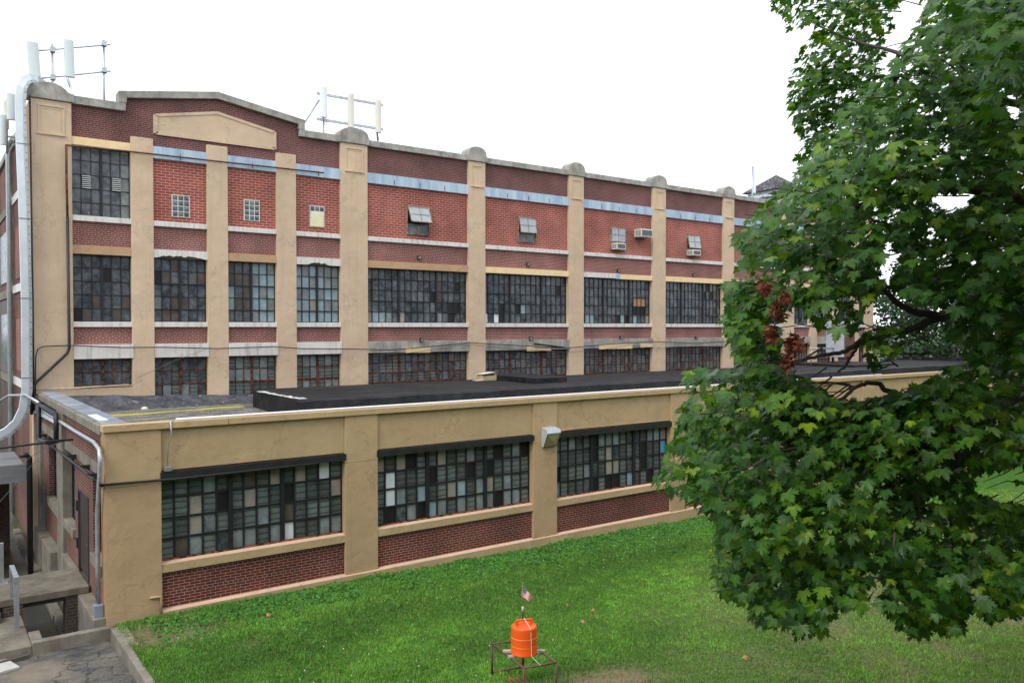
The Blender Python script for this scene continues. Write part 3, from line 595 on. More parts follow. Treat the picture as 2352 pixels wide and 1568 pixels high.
for z in (5.6, 9.7): MB().box(XL + .07, XL + .2, 38.6, 43.4, z, z + 2.3).build('bricked_opening', m_brick_sp, fac); MB().box(XL + .05, XL + .2, 47, 51.4, z + .1, z + 2.6).build('window', m_g[0], fac)
MB().box(XL + .06, XL + .3, 46.2, 75, -1.3, 4.75).build('old_brickwork', m_brick_old, fac)
t = NT('soot_ivy'); m_soot = t.done(t.mix(t.noise(7, 8, rough=.8, stretch=(1, 1, .4)), (.03, .03, .03), (.22, .20, .19)), .95); MB().box(XL + .055, XL + .3, 46.2, 75, 5.25, 8.9).build('sooty_render', m_soot, fac)

# ------------------------------------------------------------------ unseen building added behind the viewer to block part of the sky
opp = thing('sky_block_building', (10, -9, -.3), 'added unseen brick building behind the viewer, blocking part of the sky', 'building')
MB().box(-28, 60, -16, -4.5, -.8, 15).build('brick_wall', m_brick_old, opp); MB().box(-28.2, 60.2, -16.2, -4.3, 15, 15.4).build('coping', m_cop, opp)
for k in range(14):
    for z in (1.2, 5.2, 9.2):
        x_ = -25 + k * 6; MB().box(x_, x_ + 3.4, -4.53, -4.49, z, z + 2.8).build('window', m_g[0], opp)
# ------------------------------------------------------------------ low annex
YA = 22.35; XA = 3.72; XR = 64.0
ann = thing('low_annex', (30, 29, -.6), 'single storey tan stucco annex with wide steel windows facing the lawn', 'building')
AP = [(3.72, 5.06), (10.20, 11.27), (17.26, 18.33), (24.19, 25.25), (31.1, 32.2), (38.0, 39.1), (44.9, 46.0), (51.8, 52.9), (58.2, 59.3), (62.9, 64.0)]
for i, (a, c) in enumerate(AP):
    MB().box(a, c, YA, YA + .5, 3.46, 4.86).build('pilaster', m_stucco2, ann, bevel=.008); MB().box(a, c, YA + .002, YA + .5, -1.0 if i else -.12, 3.455).build('pilaster', m_stucco3, ann, bevel=.012)
MB().box(XA, XA + .02, YA + .005, 22.75, -.1, 4.8).build('corner_return', m_stuccoS, ann) if False else None
rust_scale = rust_mat('rust_scale', (.03, .02, .018), (.30, .10, .04), .45, .55)
for i in range(len(AP) - 1):
    a, c = AP[i][1], AP[i + 1][0]
    MB().box(a, c, YA + .07, YA + .5, 3.76, 4.86).build('frieze', m_stucco2, ann, bevel=.01)
    o = MB(); o.box(a - .03, c + .02, YA + .01, YA + .3, 3.55, 3.74); o.add([(a - .03, YA - .03, 3.735), (c + .02, YA - .03, 3.735), (c + .02, YA + .01, 3.745), (a - .03, YA + .01, 3.745), (a - .03, YA - .03, 3.55), (c + .02, YA - .03, 3.55), (c + .02, YA + .01, 3.55), (a - .03, YA + .01, 3.55)], [(0, 1, 2, 3), (0, 4, 5, 1), (4, 7, 6, 5), (0, 3, 7, 4), (1, 5, 6, 2)])
    o.build('lintel', m_blackmetal, ann)
    sp = {}; g = [5, 6, 5]
    if i == 0:
        g = [5, 4, 5]; R4 = lambda r: 3 - r
        sp = {(2, R4(1)): 5, (2, R4(2)): 5, (8, R4(0)): 5, (10, R4(0)): 5, (12, R4(0)): 4, (6, R4(0)): 5, (9, R4(1)): 3, (9, R4(3)): 4, (4, R4(1)): 3, (4, R4(3)): 0, (1, R4(3)): 6, (8, R4(3)): 2, (6, R4(3)): 2, (5, R4(3)): 2, (12, R4(3)): 2, (13, R4(3)): 2, (0, R4(0)): 9, (7, R4(0)): 9, (11, R4(0)): 9, (7, R4(1)): 7, (7, R4(2)): 2, (9, R4(2)): 6, (13, R4(2)): 9, (2, R4(3)): 2, (3, R4(3)): 7, (10, R4(3)): 9, (13, R4(1)): 5}
        sp[(8, R4(0))] = 5; sp[(6, R4(0))] = 6
    if i == 1:
        sp = {(0, 3): 5, (2, 3): 5, (6, 3): 5, (1, 2): 4, (1, 1): 4, (1, 0): 3, (4, 0): 3, (5, 0): 8, (3, 0): 2, (4, 1): 8, (8, 1): 8, (10, 1): 2, (11, 1): 5, (12, 0): 3, (13, 0): 2, (14, 0): 2, (15, 3): 3, (5, 2): 3, (10, 0): 2, (7, 1): 5, (0, 0): 9, (1, 3): 9, (11, 2): 3, (6, 0): 2, (7, 0): 9, (11, 0): 2, (9, 3): 2, (10, 3): 9, (4, 3): 7, (3, 3): 3, (2, 0): 0}
    if i == 2:
        sp = {(5, 3): 3, (5, 2): 3, (5, 0): 3, (5, 1): 0, (7, 1): 5, (8, 1): 5, (6, 3): 2, (8, 3): 8, (7, 0): 3, (8, 0): 3, (12, 2): 3, (13, 0): 3, (15, 2): 11, (10, 3): 0, (8, 2): 0, (11, 3): 0, (14, 3): 8, (13, 3): 2, (15, 3): 5, (2, 2): 9, (10, 0): 8, (12, 1): 3, (0, 0): 2}
    window(ann, 'y', YA + .28, a, c, 1.37, 3.55, g, 4, m_muntin, D_AX, sp, (), bar=.052, mull=.06, hbar=.05, seed=70 + i, edge=.03)
    s_ = MB(); s_.add([(a, YA + .02, 1.10), (c, YA + .02, 1.10), (c, YA + .02, 1.32), (a, YA + .02, 1.32), (a, YA + .26, 1.375), (c, YA + .26, 1.375), (a, YA + .26, 1.10), (c, YA + .26, 1.10)], [(0, 1, 2, 3), (3, 2, 5, 4), (0, 6, 7, 1), (0, 3, 4, 6), (1, 7, 5, 2)]); s_.m[-4] = 1; s_.build('sill', [m_stucco2, m_ledge], ann); MB().box(a, c, YA + .19, YA + .25, 1.36, 1.40).build('rust_scale', rust_scale, ann)
    MB().box(a, c, YA + .10, YA + .45, -1.0, 1.10).build('spandrel_brick', m_brick_ax, ann)
b = MB(); b.add([(5.06, YA - .06, -1.2), (XR, YA - .06, -1.2), (XR, YA - .06, .10), (5.06, YA - .06, .10), (5.06, YA + .11, .145), (XR, YA + .11, .145)], [(0, 1, 2, 3), (3, 2, 5, 4), (0, 3, 4)]); b.m[-2] = 1; b.build('plinth', [m_stucco2, m_ledge], ann)
b = MB(); x = XA - .04
while x < XR:
    x2 = min(XR + .04, x + rnd.choice([3.1, 3.4, 2.8])); j = rnd.uniform(0, .012); b.box(x, x2 - .004, YA - .05 - j, YA + .34, 4.86, 5.04 + rnd.uniform(-.006, .006)); x = x2
b.build('coping', m_stucco2, ann, bevel=.015)
# side wall facing the areaway
def sbox(name, m, y0, y1, z0, z1, x0=XA, x1=XA + .45, bev=0): return MB().box(x0, x1, y0, y1, z0, z1).build(name, m, ann, bevel=bev)
sbox('corner_return', m_stuccoS, YA + .01, 22.78, -1.2, 4.86, XA - .006)
sbox('side_brick', m_brick_side, 22.78, 29.3, 3.95, 4.76, XA + .05); sbox('side_brick', m_brick_side, 30.65, 35.2, 3.95, 4.76, XA + .05)
sbox('lintel', m_conc, 22.78, 29.3, 3.65, 3.95, XA + .01); sbox('lintel', m_conc, 30.65, 35.2, 3.65, 3.95, XA + .01)
for (y0, y1) in ((22.78, 29.3), (30.65, 35.2)): sbox('side_brick', m_brick_side, y0, y1, -.1, 1.15, XA + .05) if y0 > 30 else None
sbox('side_brick', m_brick_side, 22.78, 25.04, -.1, 1.15, XA + .05); sbox('side_brick', m_brick_side, 26.80, 29.3, -.1, 1.15, XA + .05)
sbox('brick_pier', m_brick_side, 24.35, 25.04, 1.15, 3.65, XA + .05); sbox('brick_pier', m_brick_side, 26.80, 27.5, 1.15, 3.65, XA + .05); sbox('door_head_brick', m_brick_side, 25.04, 26.80, 2.78, 3.65, XA + .05)
sbox('brick_pier', m_brick_side, 33.5, 35.2, 1.15, 3.65, XA + .05)
sbox('sill', m_conc, 22.78, 24.40, 1.15, 1.42, XA - .04, bev=.015); sbox('sill', m_conc, 27.45, 29.3, 1.15, 1.42, XA - .04, bev=.015); sbox('sill', m_conc, 30.65, 33.5, 1.15, 1.42, XA - .04, bev=.015)
window(ann, 'x', XA + .26, 22.82, 24.35, 1.42, 3.65, [4], 4, m_muntin, {0: 4, 9: 2, 3: 1}, {}, seed=90, bar=.035, hbar=.035)
window(ann, 'x', XA + .26, 27.5, 29.3, 1.42, 3.65, [4], 4, m_muntin, {0: 4, 9: 2, 3: 1}, {}, seed=91, bar=.035, hbar=.035)
window(ann, 'x', XA + .26, 30.65, 33.5, 1.42, 3.65, [4, 4], 4, m_muntin, {0: 4, 9: 2, 3: 1}, {}, seed=92, bar=.035, hbar=.035)
for (y0, y1) in ((29.3, 30.65), (35.2, 35.96)): sbox('pilaster', m_conc, y0, y1, -1.3, 4.76, XA - .06, bev=.02)
dm = simple('brown_steel_door', (.050, .040, .038), .5, var=.2)
d = MB(); d.box(XA + .08, XA + .13, 25.06, 26.78, .42, 2.74); dd = d.build('door', dm, ann)
b = MB(); b.box(XA + .02, XA + .08, 25.04, 25.10, .42, 2.78); b.box(XA + .02, XA + .08, 26.74, 26.80, .42, 2.78); b.box(XA + .02, XA + .08, 25.10, 26.74, 2.72, 2.78); b.build('door_frame', dm, dd)
b = MB(); b.tube([(XA + .08, 25.2, 1.42), (XA + .02, 25.2, 1.42), (XA + .01, 25.2, 1.42)], [.02, .02, .035], 10); b.build('door_handle', m_galv, dd)
b = MB(); b.box(XA - .02, XA + .05, 26.8, 26.86, 1.0, 1.3); b.box(XA - .02, XA + .05, 26.8, 26.86, 2.1, 2.4); b.build('hinge', m_blackmetal, dd)
b = MB(); b.box(XA + .03, XA + .1, 34.75, 35.15, -.1, 1.5); b.build('grille_door', simple('blue_grey_steel', (.14, .17, .22), .5), ann)
# areaway plinth under the side wall, with broken kerb on the pit floor
sbox('areaway_wall', m_conc, 22.36, 24.82, -1.3, .22, XA - .28, XA + .3, .02); sbox('areaway_wall', m_conc, 26.95, 29.3, -1.3, .30, XA - .10, XA + .3, .02); sbox('areaway_wall', m_conc, 30.65, 35.2, -1.3, .05, XA - .28, XA + .3, .02); sbox('areaway_wall', m_dark_conc, 24.82, 26.95, -1.3, .3, XA - .02, XA + .3)
b = MB(); y = 22.5
while y < 40:
    L = rnd.uniform(.8, 1.7); b.box(XA - .55 + rnd.uniform(-.03, .03), XA - .28, y, y + L - .03, -1.3, -1.12 + rnd.uniform(-.03, .05)); y += L
b.build('gutter_kerb', m_slab, ann, bevel=.02)
# side coping: sloping slate slabs over a concrete edge
b = MB(); b.box(XA - .06, XA + .5, YA + .34, 35.9, 4.76, 5.0); o = b.build('side_coping', m_conc, ann, bevel=.02)
b = MB(); b.box(XA + .05, XA + .62, YA + .5, 35.8, 5.003, 5.03); b.build('slate', m_slate, o)
b = MB(); b.box(XA + .10, XA + .34, 23.7, 25.5, 5.034, 5.040); b.build('white_patch', simple('white_membrane', (.75, .77, .80), .4, var=.03), o)
# annex roof: gravel bay at the left, upstand with black bitumen to the right
b = MB(); b.box(XA + .45, 12.5, YA + .34, 35.96, 3.9, 4.25); b.build('roof', m_gravel, ann)
b = MB(); b.box(12.5, XR, YA + .34, 35.97, 3.9, 4.24); b.build('roof', m_bit, ann)
b = MB(); b.add([(XA + .5, YA + .34, 5.0), (XA + .5, 33, 5.0), (XA + .95, 33, 4.26), (XA + .95, YA + .34, 4.26)], [(0, 3, 2, 1)]); b.build('roof_edge_felt', m_black, ann)
def curved_strip(n=60):
    b = MB(); pts0 = []; 
    for k in range(n + 1):
        f = k / n; x = 5.3 + 5.5 * f; y = 32.7 + .9 * f + .06 * math.sin(f * 17) + rnd.uniform(-.02, .02); w = .20 + .05 * math.sin(f * 9) + rnd.uniform(-.03, .03); pts0.append((x, y - w, y + w))
    for k in range(n):
        a, c = pts0[k], pts0[k + 1]; b.add([(a[0], a[1], 4.256), (c[0], c[1], 4.256), (c[0], c[2], 4.262), (a[0], a[2], 4.262)], [(0, 1, 2, 3)])
    b.build('moss_strip', m_moss, ann)
curved_strip()
b = MB(); fx_ = [(4.2, 4.88), (7, 4.74), (11, 4.58), (16, 4.52), (30, 4.5), (50, 4.5)]
for (xa_, za_), (xb2, zb2) in zip(fx_[:-1], fx_[1:]):
    nn_ = 10
    for k in range(nn_):
        x0_, x1_ = xa_ + (xb2 - xa_) * k / nn_, xa_ + (xb2 - xa_) * (k + 1) / nn_; w0, w1 = (.014 * math.sin(v * 2.3) + .012 * math.sin(v * 5.1) for v in (x0_, x1_)); z0_, z1_ = za_ + (zb2 - za_) * k / nn_ + w0, za_ + (zb2 - za_) * (k + 1) / nn_ + w1
        b.add([(x0_, 35.93, z0_), (x1_, 35.93, z1_), (x1_, 35.45 + w1, 4.40), (x0_, 35.45 + w0, 4.40), (x1_, 34.9 - w1 * 2, 4.258), (x0_, 34.9 - w0 * 2, 4.258)], [(0, 3, 2, 1), (3, 5, 4, 2)])
b.build('wall_flashing', m_oldbit, ann)
def upstand():
    x0, x1, y0, y1 = 10.6, 63.6, 27.1, 33.1; zt = 4.97; n = 60; v = []; f = []
    for k in range(n + 1):
        x = x0 + (x1 - x0) * k / n; xk = x + (.45 if k == 0 else 0); jz = .015 * math.sin(k * 1.3) + rnd.uniform(-.01, .01)
        v += [(x, y0 - .10 - rnd.uniform(0, .04), 4.2), (x, y0 + .02, zt - .07 + jz), (x, y0 + .16, zt + jz * .5), (xk, y1, zt), (xk, y1 + .02, 4.2)]
    for k in range(n):
        for j in range(4): f.append((k * 5 + j, (k + 1) * 5 + j, (k + 1) * 5 + j + 1, k * 5 + j + 1))
    m = MB(); m.v = v; mi = [1, 1, 0, 1] * n; m.f = f + [(4, 3, 2, 1, 0), tuple((n * 5) + j for j in range(5))]; m.m = mi + [1, 1]; m.smooth = [False] * len(m.f)
    m.build('raised_roof', [m_bit, m_bitside], ann, fix=True)
    m = MB()
    for k in range(16): y = 27.4 + k * .27; a_ = 10.7 + rnd.uniform(0, .08); m.box(a_, a_ + rnd.uniform(.15, .34), y, y + rnd.uniform(.14, .27), 4.985, 4.993)
    m.build('white_patch', simple('peeling_white', (.6, .6, .6), .5, var=.4, sc=9), ann)
upstand()
MB().box(63.0, 63.7, 27.2, 35, 4.2, 5.2).build('end_parapet', m_bitside, ann)
MB().box(22.4, 24.3, 28.9, 33.0, 4.94, 5.22).build('roof_hatch', m_bitside, ann, bevel=.03)
MB().box(47.8, 53.0, 28.8, 33.0, 4.94, 5.12).build('plant_base', m_bitside, ann, bevel=.03)
for x in (5.2, 7.3, 9.25): MB().lathe((0, 0, 0), [(.001, 0), (.06, 0), (.05, .05), (.001, .06)], 10).build('insulator', m_rustpipe, ann).matrix_local = Matrix.Translation(Vector((x, YA - .03, 3.66)) - ann.location) @ Matrix.Rotation(math.radians(90), 4, 'X')

# ------------------------------------------------------------------ things on the two buildings
def pipe(name, pts, r, m, label, cat='pipe', group=None, n=8):
    o = MB().tube(pts, r, n).build(name, m); return tag(o, label, cat, group)
P3 = lambda x, y: (x * 450 / 1411 / 1.7415, (1500 + y * 450 / 1411) / 1.7415)
def ax_(pts, X=3.6): return [atx(*P3(*p), X) for p in pts]
pipe('rusty_pipe', [(4.72, 35.84, 14.60), (7.03, 35.84, 14.64), (10.12, 35.84, 14.66), (13.13, 35.84, 14.69), (15.35, 35.84, 14.71)], .035, m_rustpipe, 'long rusty horizontal pipe under the gable along the top storey')
pipe('downpipe', [(4.72, 35.82, 14.62), (4.72, 35.82, 13.2), (4.74, 35.82, 11.8)], .045, m_rustpipe, 'upper rust brown length of vertical pipe on the wide corner pilaster')
pipe('downpipe', [(4.74, 35.82, 11.8), (4.76, 35.82, 6.7), (4.68, 35.82, 6.5), (3.62, 35.75, 5.42), (3.45, 35.7, 5.1), (3.45, 35.7, 4.2)], .055, m_rubber, 'black downpipe that bends diagonally to the corner of the brick factory')
pts = [(3.60, 35.8, 4.9), (3.60, 35.8, 5.71), (3.62, 35.8, 6.45), (3.70, 35.8, 6.70), (3.9, 35.8, 6.79), (4.69, 35.8, 6.81)]
pipe('conduit', pts, .022, m_rubber, 'thin black conduit looping round the foot of the corner pilaster')
cb = [(4.69, 6.82), (6.64, 6.70), (8.22, 6.69), (10.43, 6.60), (12.92, 6.65), (14.2, 6.54), (16.52, 6.49), (18.83, 6.41), (21.32, 6.56), (23.34, 6.71), (24.42, 6.65), (28.1, 6.43), (30.01, 6.33), (33.4, 6.52), (37.1, 6.63), (41.15, 6.48), (45.59, 6.61), (52, 6.5)]
pipe('cable', [(x, 35.78, z) for x, z in cb], .022, m_rubber, 'black telephone cable sagging across the factory above the first floor windows', 'cable')
cb2 = [(17.8, 6.15), (20, 6.25), (23.3, 6.62), (26, 6.38), (30, 6.1), (33, 6.2), (35, 6.45), (38, 6.2), (41, 6.1), (45, 6.3), (50, 6.15)]
pipe('cable', [(x, 35.88, z) for x, z in cb2], .010, m_wire, 'thin slack grey wire below the thick telephone cable', 'cable', n=5)
pipe('cable', [(7.2, 35.8, 5.45), (8.6, 35.8, 6.1), (10.1, 35.8, 6.66)], .008, m_wire, 'thin grey wire slanting up over the narrow window beside the first pier', 'cable', n=5)
pipe('cable', [(31.5, 35.88, 11.2), (31.8, 35.88, 9), (32.1, 35.88, 6.6)], .008, m_wire, 'thin wire hanging down beside the pier near the wall mounted air conditioner', 'cable', n=5)
o = MB().tube([(27.64, 35.76, 6.60), (27.75, 35.76, 6.60), (29.8, 35.76, 6.37), (29.94, 35.76, 6.36)], [.03, .055, .055, .03], 10).build('splice_case', m_rubber); tag(o, 'fat black cable splice case strung on the telephone cable', 'splice case')
for k, (x0, x1, z0, z1) in enumerate(((19.68, 21.09, 6.24, 6.50), (27.28, 28.98, 6.20, 6.45), (32.67, 35.4, 6.22, 6.50), (36.11, 37.15, 6.27, 6.50))):
    MB().box(x0, x1, 35.885, 35.925, z0, z1).build('metal_patch', m_gold, fac)
pipe('conduit', [(XL + .1, 35.9, 5.16), (5.0, 35.9, 5.13), (6.9, 35.9, 5.20)], .018, m_white, 'pale conduit running under the low rusty window', n=6)
# small wall lamps
def wall_lamp():
    r = thing('wall_lamp', (20.54, 36.12, 11.05), 'small black wall lamp', 'lamp', 'small floodlights along the factory wall')
    x, y, z = r.location
    MB().prism([(x - .10, z - .12), (x + .10, z - .12), (x + .10, z + .13), (x - .10, z + .13)], y - .06, y).build('back_box', m_blackmetal, r)
    o = MB(); o.add([(x - .13, y - .06, z + .12), (x + .13, y - .06, z + .12), (x + .13, y - .22, z + .10), (x - .13, y - .22, z + .10), (x - .13, y - .06, z - .1), (x + .13, y - .06, z - .1), (x + .13, y - .14, z - .1), (x - .13, y - .14, z - .1)], [(0, 3, 2, 1), (0, 4, 7, 3), (1, 2, 6, 5), (4, 5, 6, 7)]); o.build('hood', m_blackmetal, r)
    MB().quad((x - .11, y - .205, z + .08), (x + .11, y - .205, z + .08), (x + .11, y - .135, z - .08), (x - .11, y - .135, z - .08)).build('lens', simple('lamp_lens', (.45, .45, .42), .2), r)
    return r
wl = wall_lamp(); wl.scale = (.75, .75, .75); wl['label'] = 'small black lamp above the peach lintel, below the widest open hopper window'
for (x, z, lb, y) in ((27.47, 11.02, 'small black lamp below the second hopper window from the left', 36.12), (34.38, 10.95, 'small black lamp above the patched grey and gold lintel', 36.12), (41.15, 10.95, 'small black lamp below the window whose air conditioner has no neighbour unit', 36.12),
                   (20.54, 6.88, 'small lamp low on the wall, above the leftmost tan patch under the cable', 35.93), (27.5, 6.9, 'small lamp low on the wall, near the black splice case', 35.93), (34.4, 6.9, 'small lamp low on the wall, above the long tan patch', 35.93), (41.2, 6.85, 'small lamp low on the wall, in the last bay clear of the maple', 35.93)):
    c = copy_tree(wl); c.location = (x, y, z); c.scale = (.75, .75, .75); c['label'] = lb
# window air conditioners
def ac_unit(x0, x1, z0, z1, dep, ylab, label):
    r = thing('air_conditioner', ((x0 + x1) / 2, 36.05, z0), label, 'air conditioner', 'air conditioners on the top storey'); y0, y1 = 36.04 - dep, 36.10
    MB().box(x0, x1, y0, y1, z0, z1).build('casing', m_acwhite, r, bevel=.02)
    g = MB(); g.box(x0 + .07, x1 - .07, y0 - .012, y0 + .002, z0 + .07, z1 - .07); g.build('rear_grille', m_acgrille, r)
    v = MB()
    for k in range(5):
        for j in (0, 1): v.box(x0 - .006, x0 + .002, y0 + .05 + j * dep * .45, y0 + .02 + dep * .42 + j * dep * .45, z0 + .07 + k * (z1 - z0 - .12) / 5, z0 + .07 + (k + .55) * (z1 - z0 - .12) / 5)
    v.build('side_louvre', m_acgrille, r); return r
ac_unit(35.75, 36.75, 13.07, 13.55, .55, '', 'cream air conditioner built through the brick wall beside a narrow pier')
ac_unit(33.80, 34.55, 12.20, 12.58, .45, '', 'white window air conditioner with a dark grille and a white rag beside it')
ac_unit(40.52, 41.30, 12.18, 12.55, .45, '', 'white window air conditioner under a tilted grey sash, nearest the maple')
# rooftop antennas
def panel_antenna(parent, x, z0, z1, w, y, m, taper=0, tilt=0):
    n = 10; v = []; b = MB()
    for zz, s in ((z0, 1), (z1, 1 + taper)):
        for k in range(n + 1):
            an = math.pi * k / n; v.append((x - math.cos(an) * w / 2 * s + (zz - z0) * tilt, y - math.sin(an) * .09 - .02, zz))
        v.append((x + w / 2 * s + (zz - z0) * tilt, y + .06, zz)); v.append((x - w / 2 * s + (zz - z0) * tilt, y + .06, zz))
    q = n + 3; b.add(v, [(i, (i + 1) % q, (i + 1) % q + q, i + q) for i in range(q)] + [tuple(range(q - 1, -1, -1)), tuple(range(q, 2 * q))]); o = b.build('panel_antenna', m, parent, fix=True)
    return o
def loops(parent, x, y, z, seed):
    r = random.Random(seed); b = MB()
    for k in range(3):
        w = r.uniform(.05, .12); L = r.uniform(.25, .5); x0 = x + r.uniform(-.08, .08); b.tube([(x0 + w * math.sin(math.pi * f / 8 * 1.4), y + .02 * k, z - L * math.sin(math.pi * f / 8)) for f in range(9)], .008, 5)
    b.build('antenna_cable', m_rubber, parent)
A = thing('antenna_rack', (4.9, 37.2, 15.6), 'rooftop antenna rack with two pale grey panels over the corner pilaster', 'antenna', 'rooftop antenna racks')
panel_antenna(A, 3.84, 17.05, 18.71, .40, 37.05, m_ant, 0, -.06); panel_antenna(A, 5.04, 17.58, 19.05, .36, 37.05, m_ant, 0, -.03)
loops(A, 5.0, 37.1, 17.58, 1)
for (x, z1, m) in ((4.44, 18.82, m_galv), (6.31, 19.37, m_galv)):
    MB().tube([(x, 37.2, 15.6), (x, 37.2, z1)], .045, 10, 0).build('mast', m, A)
    for z in ((18.6, 17.5) if x < 5 else (19.22, 18.13)):
        MB().box(x - .07, x + .10, 37.06, 37.3, z - .10, z + .10).build('clamp', m_galv, A)
MB().tube([(3.7, 37.14, 18.38), (6.55, 37.14, 19.22)], .032, 8).build('rail', m_galv, A); MB().tube([(3.7, 37.14, 17.28), (6.55, 37.14, 18.13)], .032, 8).build('rail', m_galv, A)
A = thing('antenna_rack', (17.2, 37.0, 15.6), 'rooftop antenna rack with one white and two cream panels behind the second wide pilaster', 'antenna', 'rooftop antenna racks')
panel_antenna(A, 15.80, 17.58, 19.02, .36, 36.9, m_ant3); panel_antenna(A, 17.22, 17.30, 18.92, .30, 36.9, m_ant2); panel_antenna(A, 18.70, 17.25, 18.86, .30, 36.9, m_ant2)
for x, z in ((15.84, 17.6), (17.2, 17.3), (18.7, 17.25)): loops(A, x, 36.95, z, int(x)); MB().tube([(x + .03, 37.05, 15.6), (x + .03, 37.05, z + 1)], .04, 8).build('mast', m_galv, A)
for z in (18.70, 17.48): MB().obox((17.25, 37.0, z), (1.75, 0, 0), (0, .04, 0), (0, 0, .06)).build('rail', m_galv, A)
MB().tube([(14.5, 37.3, 16.5), (15.62, 37.0, 18.4)], .05, 8).build('brace', m_galv, A)
A = thing('antenna_rack', (2.95, 39, 14.5), 'pale green antenna panels clamped to the left side wall behind the white duct', 'antenna', 'rooftop antenna racks')
panel_antenna(A, 3.12, 15.9, 16.95, .30, 38.6, m_ant); panel_antenna(A, 2.86, 14.9, 16.1, .26, 38.8, m_ant); panel_antenna(A, 2.98, 15.6, 16.7, .2, 39.0, m_ant2)
MB().tube([(3.0, 39, 14.6), (3.0, 39, 16.8)], .04).build('mast', m_galv, A); MB().tube([(3.0, 39, 15.3), (3.6, 39, 15.3)], .04).build('bracket', m_galv, A)
# white cable duct arching over the parapet
def duct():
    path = [(1.9, 3.42), (2.35, 3.46), (2.66, 3.60), (2.98, 3.92), (3.20, 4.42), (3.30, 5.1), (3.32, 8.4), (3.27, 12.0), (3.20, 14.5), (3.19, 16.2), (3.24, 16.55), (3.38, 16.85), (3.58, 17.02), (3.82, 17.06), (4.05, 16.98), (4.2, 16.8)]
    yoff = [0] * 10 + [0, .1, .35, .65, .95, 1.15]
    r = thing('cable_duct', (3.3, 35.9, 3.4), 'white riveted cable duct climbing the left corner and arching over the parapet', 'duct')
    Y0, Y1 = 35.58, 35.82; body = MB(); fl = MB(); riv = MB(); n = len(path)
    for i in range(n - 1):
        pass
    L = []; Rr = []
    for i, p in enumerate(path):
        a = Vector(path[max(i - 1, 0)]); c = Vector(path[min(i + 1, n - 1)]); d = (c - a).normalized(); nn = Vector((-d.y, d.x)); L.append(Vector(p) + nn * .17); Rr.append(Vector(p) - nn * .17)
    for i in range(n - 1):
        a, b_, c, d = L[i], L[i + 1], Rr[i], Rr[i + 1]; ya, yb_ = Y0 + yoff[i], Y0 + yoff[i + 1]; yi, yj = Y1 + yoff[i], Y1 + yoff[i + 1]; yo = ya
        body.add([(a.x, ya, a.y), (b_.x, yb_, b_.y), (d.x, yb_, d.y), (c.x, ya, c.y), (a.x, yi, a.y), (b_.x, yj, b_.y), (d.x, yj, d.y), (c.x, yi, c.y)], [(0, 3, 2, 1), (4, 5, 6, 7), (0, 1, 5, 4), (3, 7, 6, 2)])
        m1, m2 = c + (a - c) * .02, d + (b_ - d) * .02; e1, e2 = c + (c - a) * .02, d + (d - b_) * .02; w1, w2 = c + (a - c) * .30, d + (b_ - d) * .30
        fl.add([(w1.x, ya - .012, w1.y), (w2.x, yb_ - .012, w2.y), (e2.x, yb_ - .012, e2.y), (e1.x, ya - .012, e1.y)], [(0, 3, 2, 1)])
        seg = (Vector(path[i + 1]) - Vector(path[i])).length; k = max(1, int(seg / .27))
        for q in range(k):
            f = (q + .5) / k; pc = c + (d - c) * f + ((a - c) * (1 - f) + (b_ - d) * f) * .10; riv.box(pc.x - .016, pc.x + .016, yo - .025, yo - .01, pc.y - .016, pc.y + .016)
    body.build('duct_body', m_whmetal, r, fix=True); fl.build('duct_flange', m_duct_side, r); riv.build('rivets', m_muntin, r)
    s = MB()
    for z in (5.6, 8.6, 11.6, 14.4): s.box(3.05, 3.5, Y0 - .016, Y0 - .001, z, z + .02)
    s.build('seam', m_muntin, r)
duct()
pipe('black_pipe', [(3.53, 35.72, 4.3), (3.53, 35.72, 9), (3.5, 35.72, 16.3)], .035, m_rubber, 'thin black pipe running down beside the white riveted duct')
pipe('grey_pipe', [(3.42, 44.0, -1.0), (3.42, 44.0, 15.6), (3.45, 43.6, 15.95), (3.5, 42.5, 16.0)], .10, m_whmetal, 'pale conduit standing on the left side wall behind the white duct, thicker of two')
pipe('grey_pipe', [(3.42, 43.2, -1.0), (3.42, 43.2, 15.2), (3.45, 42.9, 15.5), (3.5, 42, 15.6)], .06, m_galv, 'slim grey conduit on the left side wall nearest the white duct')
# pipes on the annex side wall
pipe('silver_pipe', ax_([(370, 345), (700, 545), (940, 700), (1180, 840)]) + [atx(*P3(1245, 930), 3.6), atx(*P3(1258, 1100), 3.6)] + [Vector((3.6, 22.66, z)) for z in (2.8, 1.5, .55)], .055, m_galv, 'silver conduit sloping along the annex side wall and down its corner')
pipe('silver_pipe', ax_([(370, 390), (460, 435), (690, 585)], 3.6), .05, m_galv, 'middle one of three short silver pipes below the side coping', group='silver pipes below the side coping')
pipe('silver_pipe', ax_([(370, 425), (480, 480), (690, 600)], 3.55), .04, m_galv, 'lowest of the short silver pipes below the side coping', group='silver pipes below the side coping')
pipe('black_pipe', ax_([(365, 290), (480, 360), (700, 490)], 3.5) + ax_([(705, 600), (705, 850)], 3.5), .075, m_rubber, 'thick black pipe turning down from the coping to the cable bracket')
pipe('black_pipe', ax_([(485, 370), (485, 800), (540, 830), (620, 840)], 3.45), .085, m_rubber, 'thick black hanging pipe with an elbow, nearest the white duct')
lp = ax_([(520, 780), (700, 925), (940, 1110), (1100, 1235), (1280, 1385)], 3.62)
pipe('black_pipe', lp + [Vector((3.60, YA - .07, lp[-1].z - .02)), Vector((5.0, YA - .08, 3.545)), Vector((5.3, YA - .08, 3.53)), Vector((9.3, YA - .08, 3.56))], .035, m_rustpipe if False else m_rubber, 'thin black pipe round the annex corner and along the first window head')
for q, lb in ((P3(590, 800), 'dark steel bracket holding the black pipe under the annex side lintel'),):
    pass
br = MB()
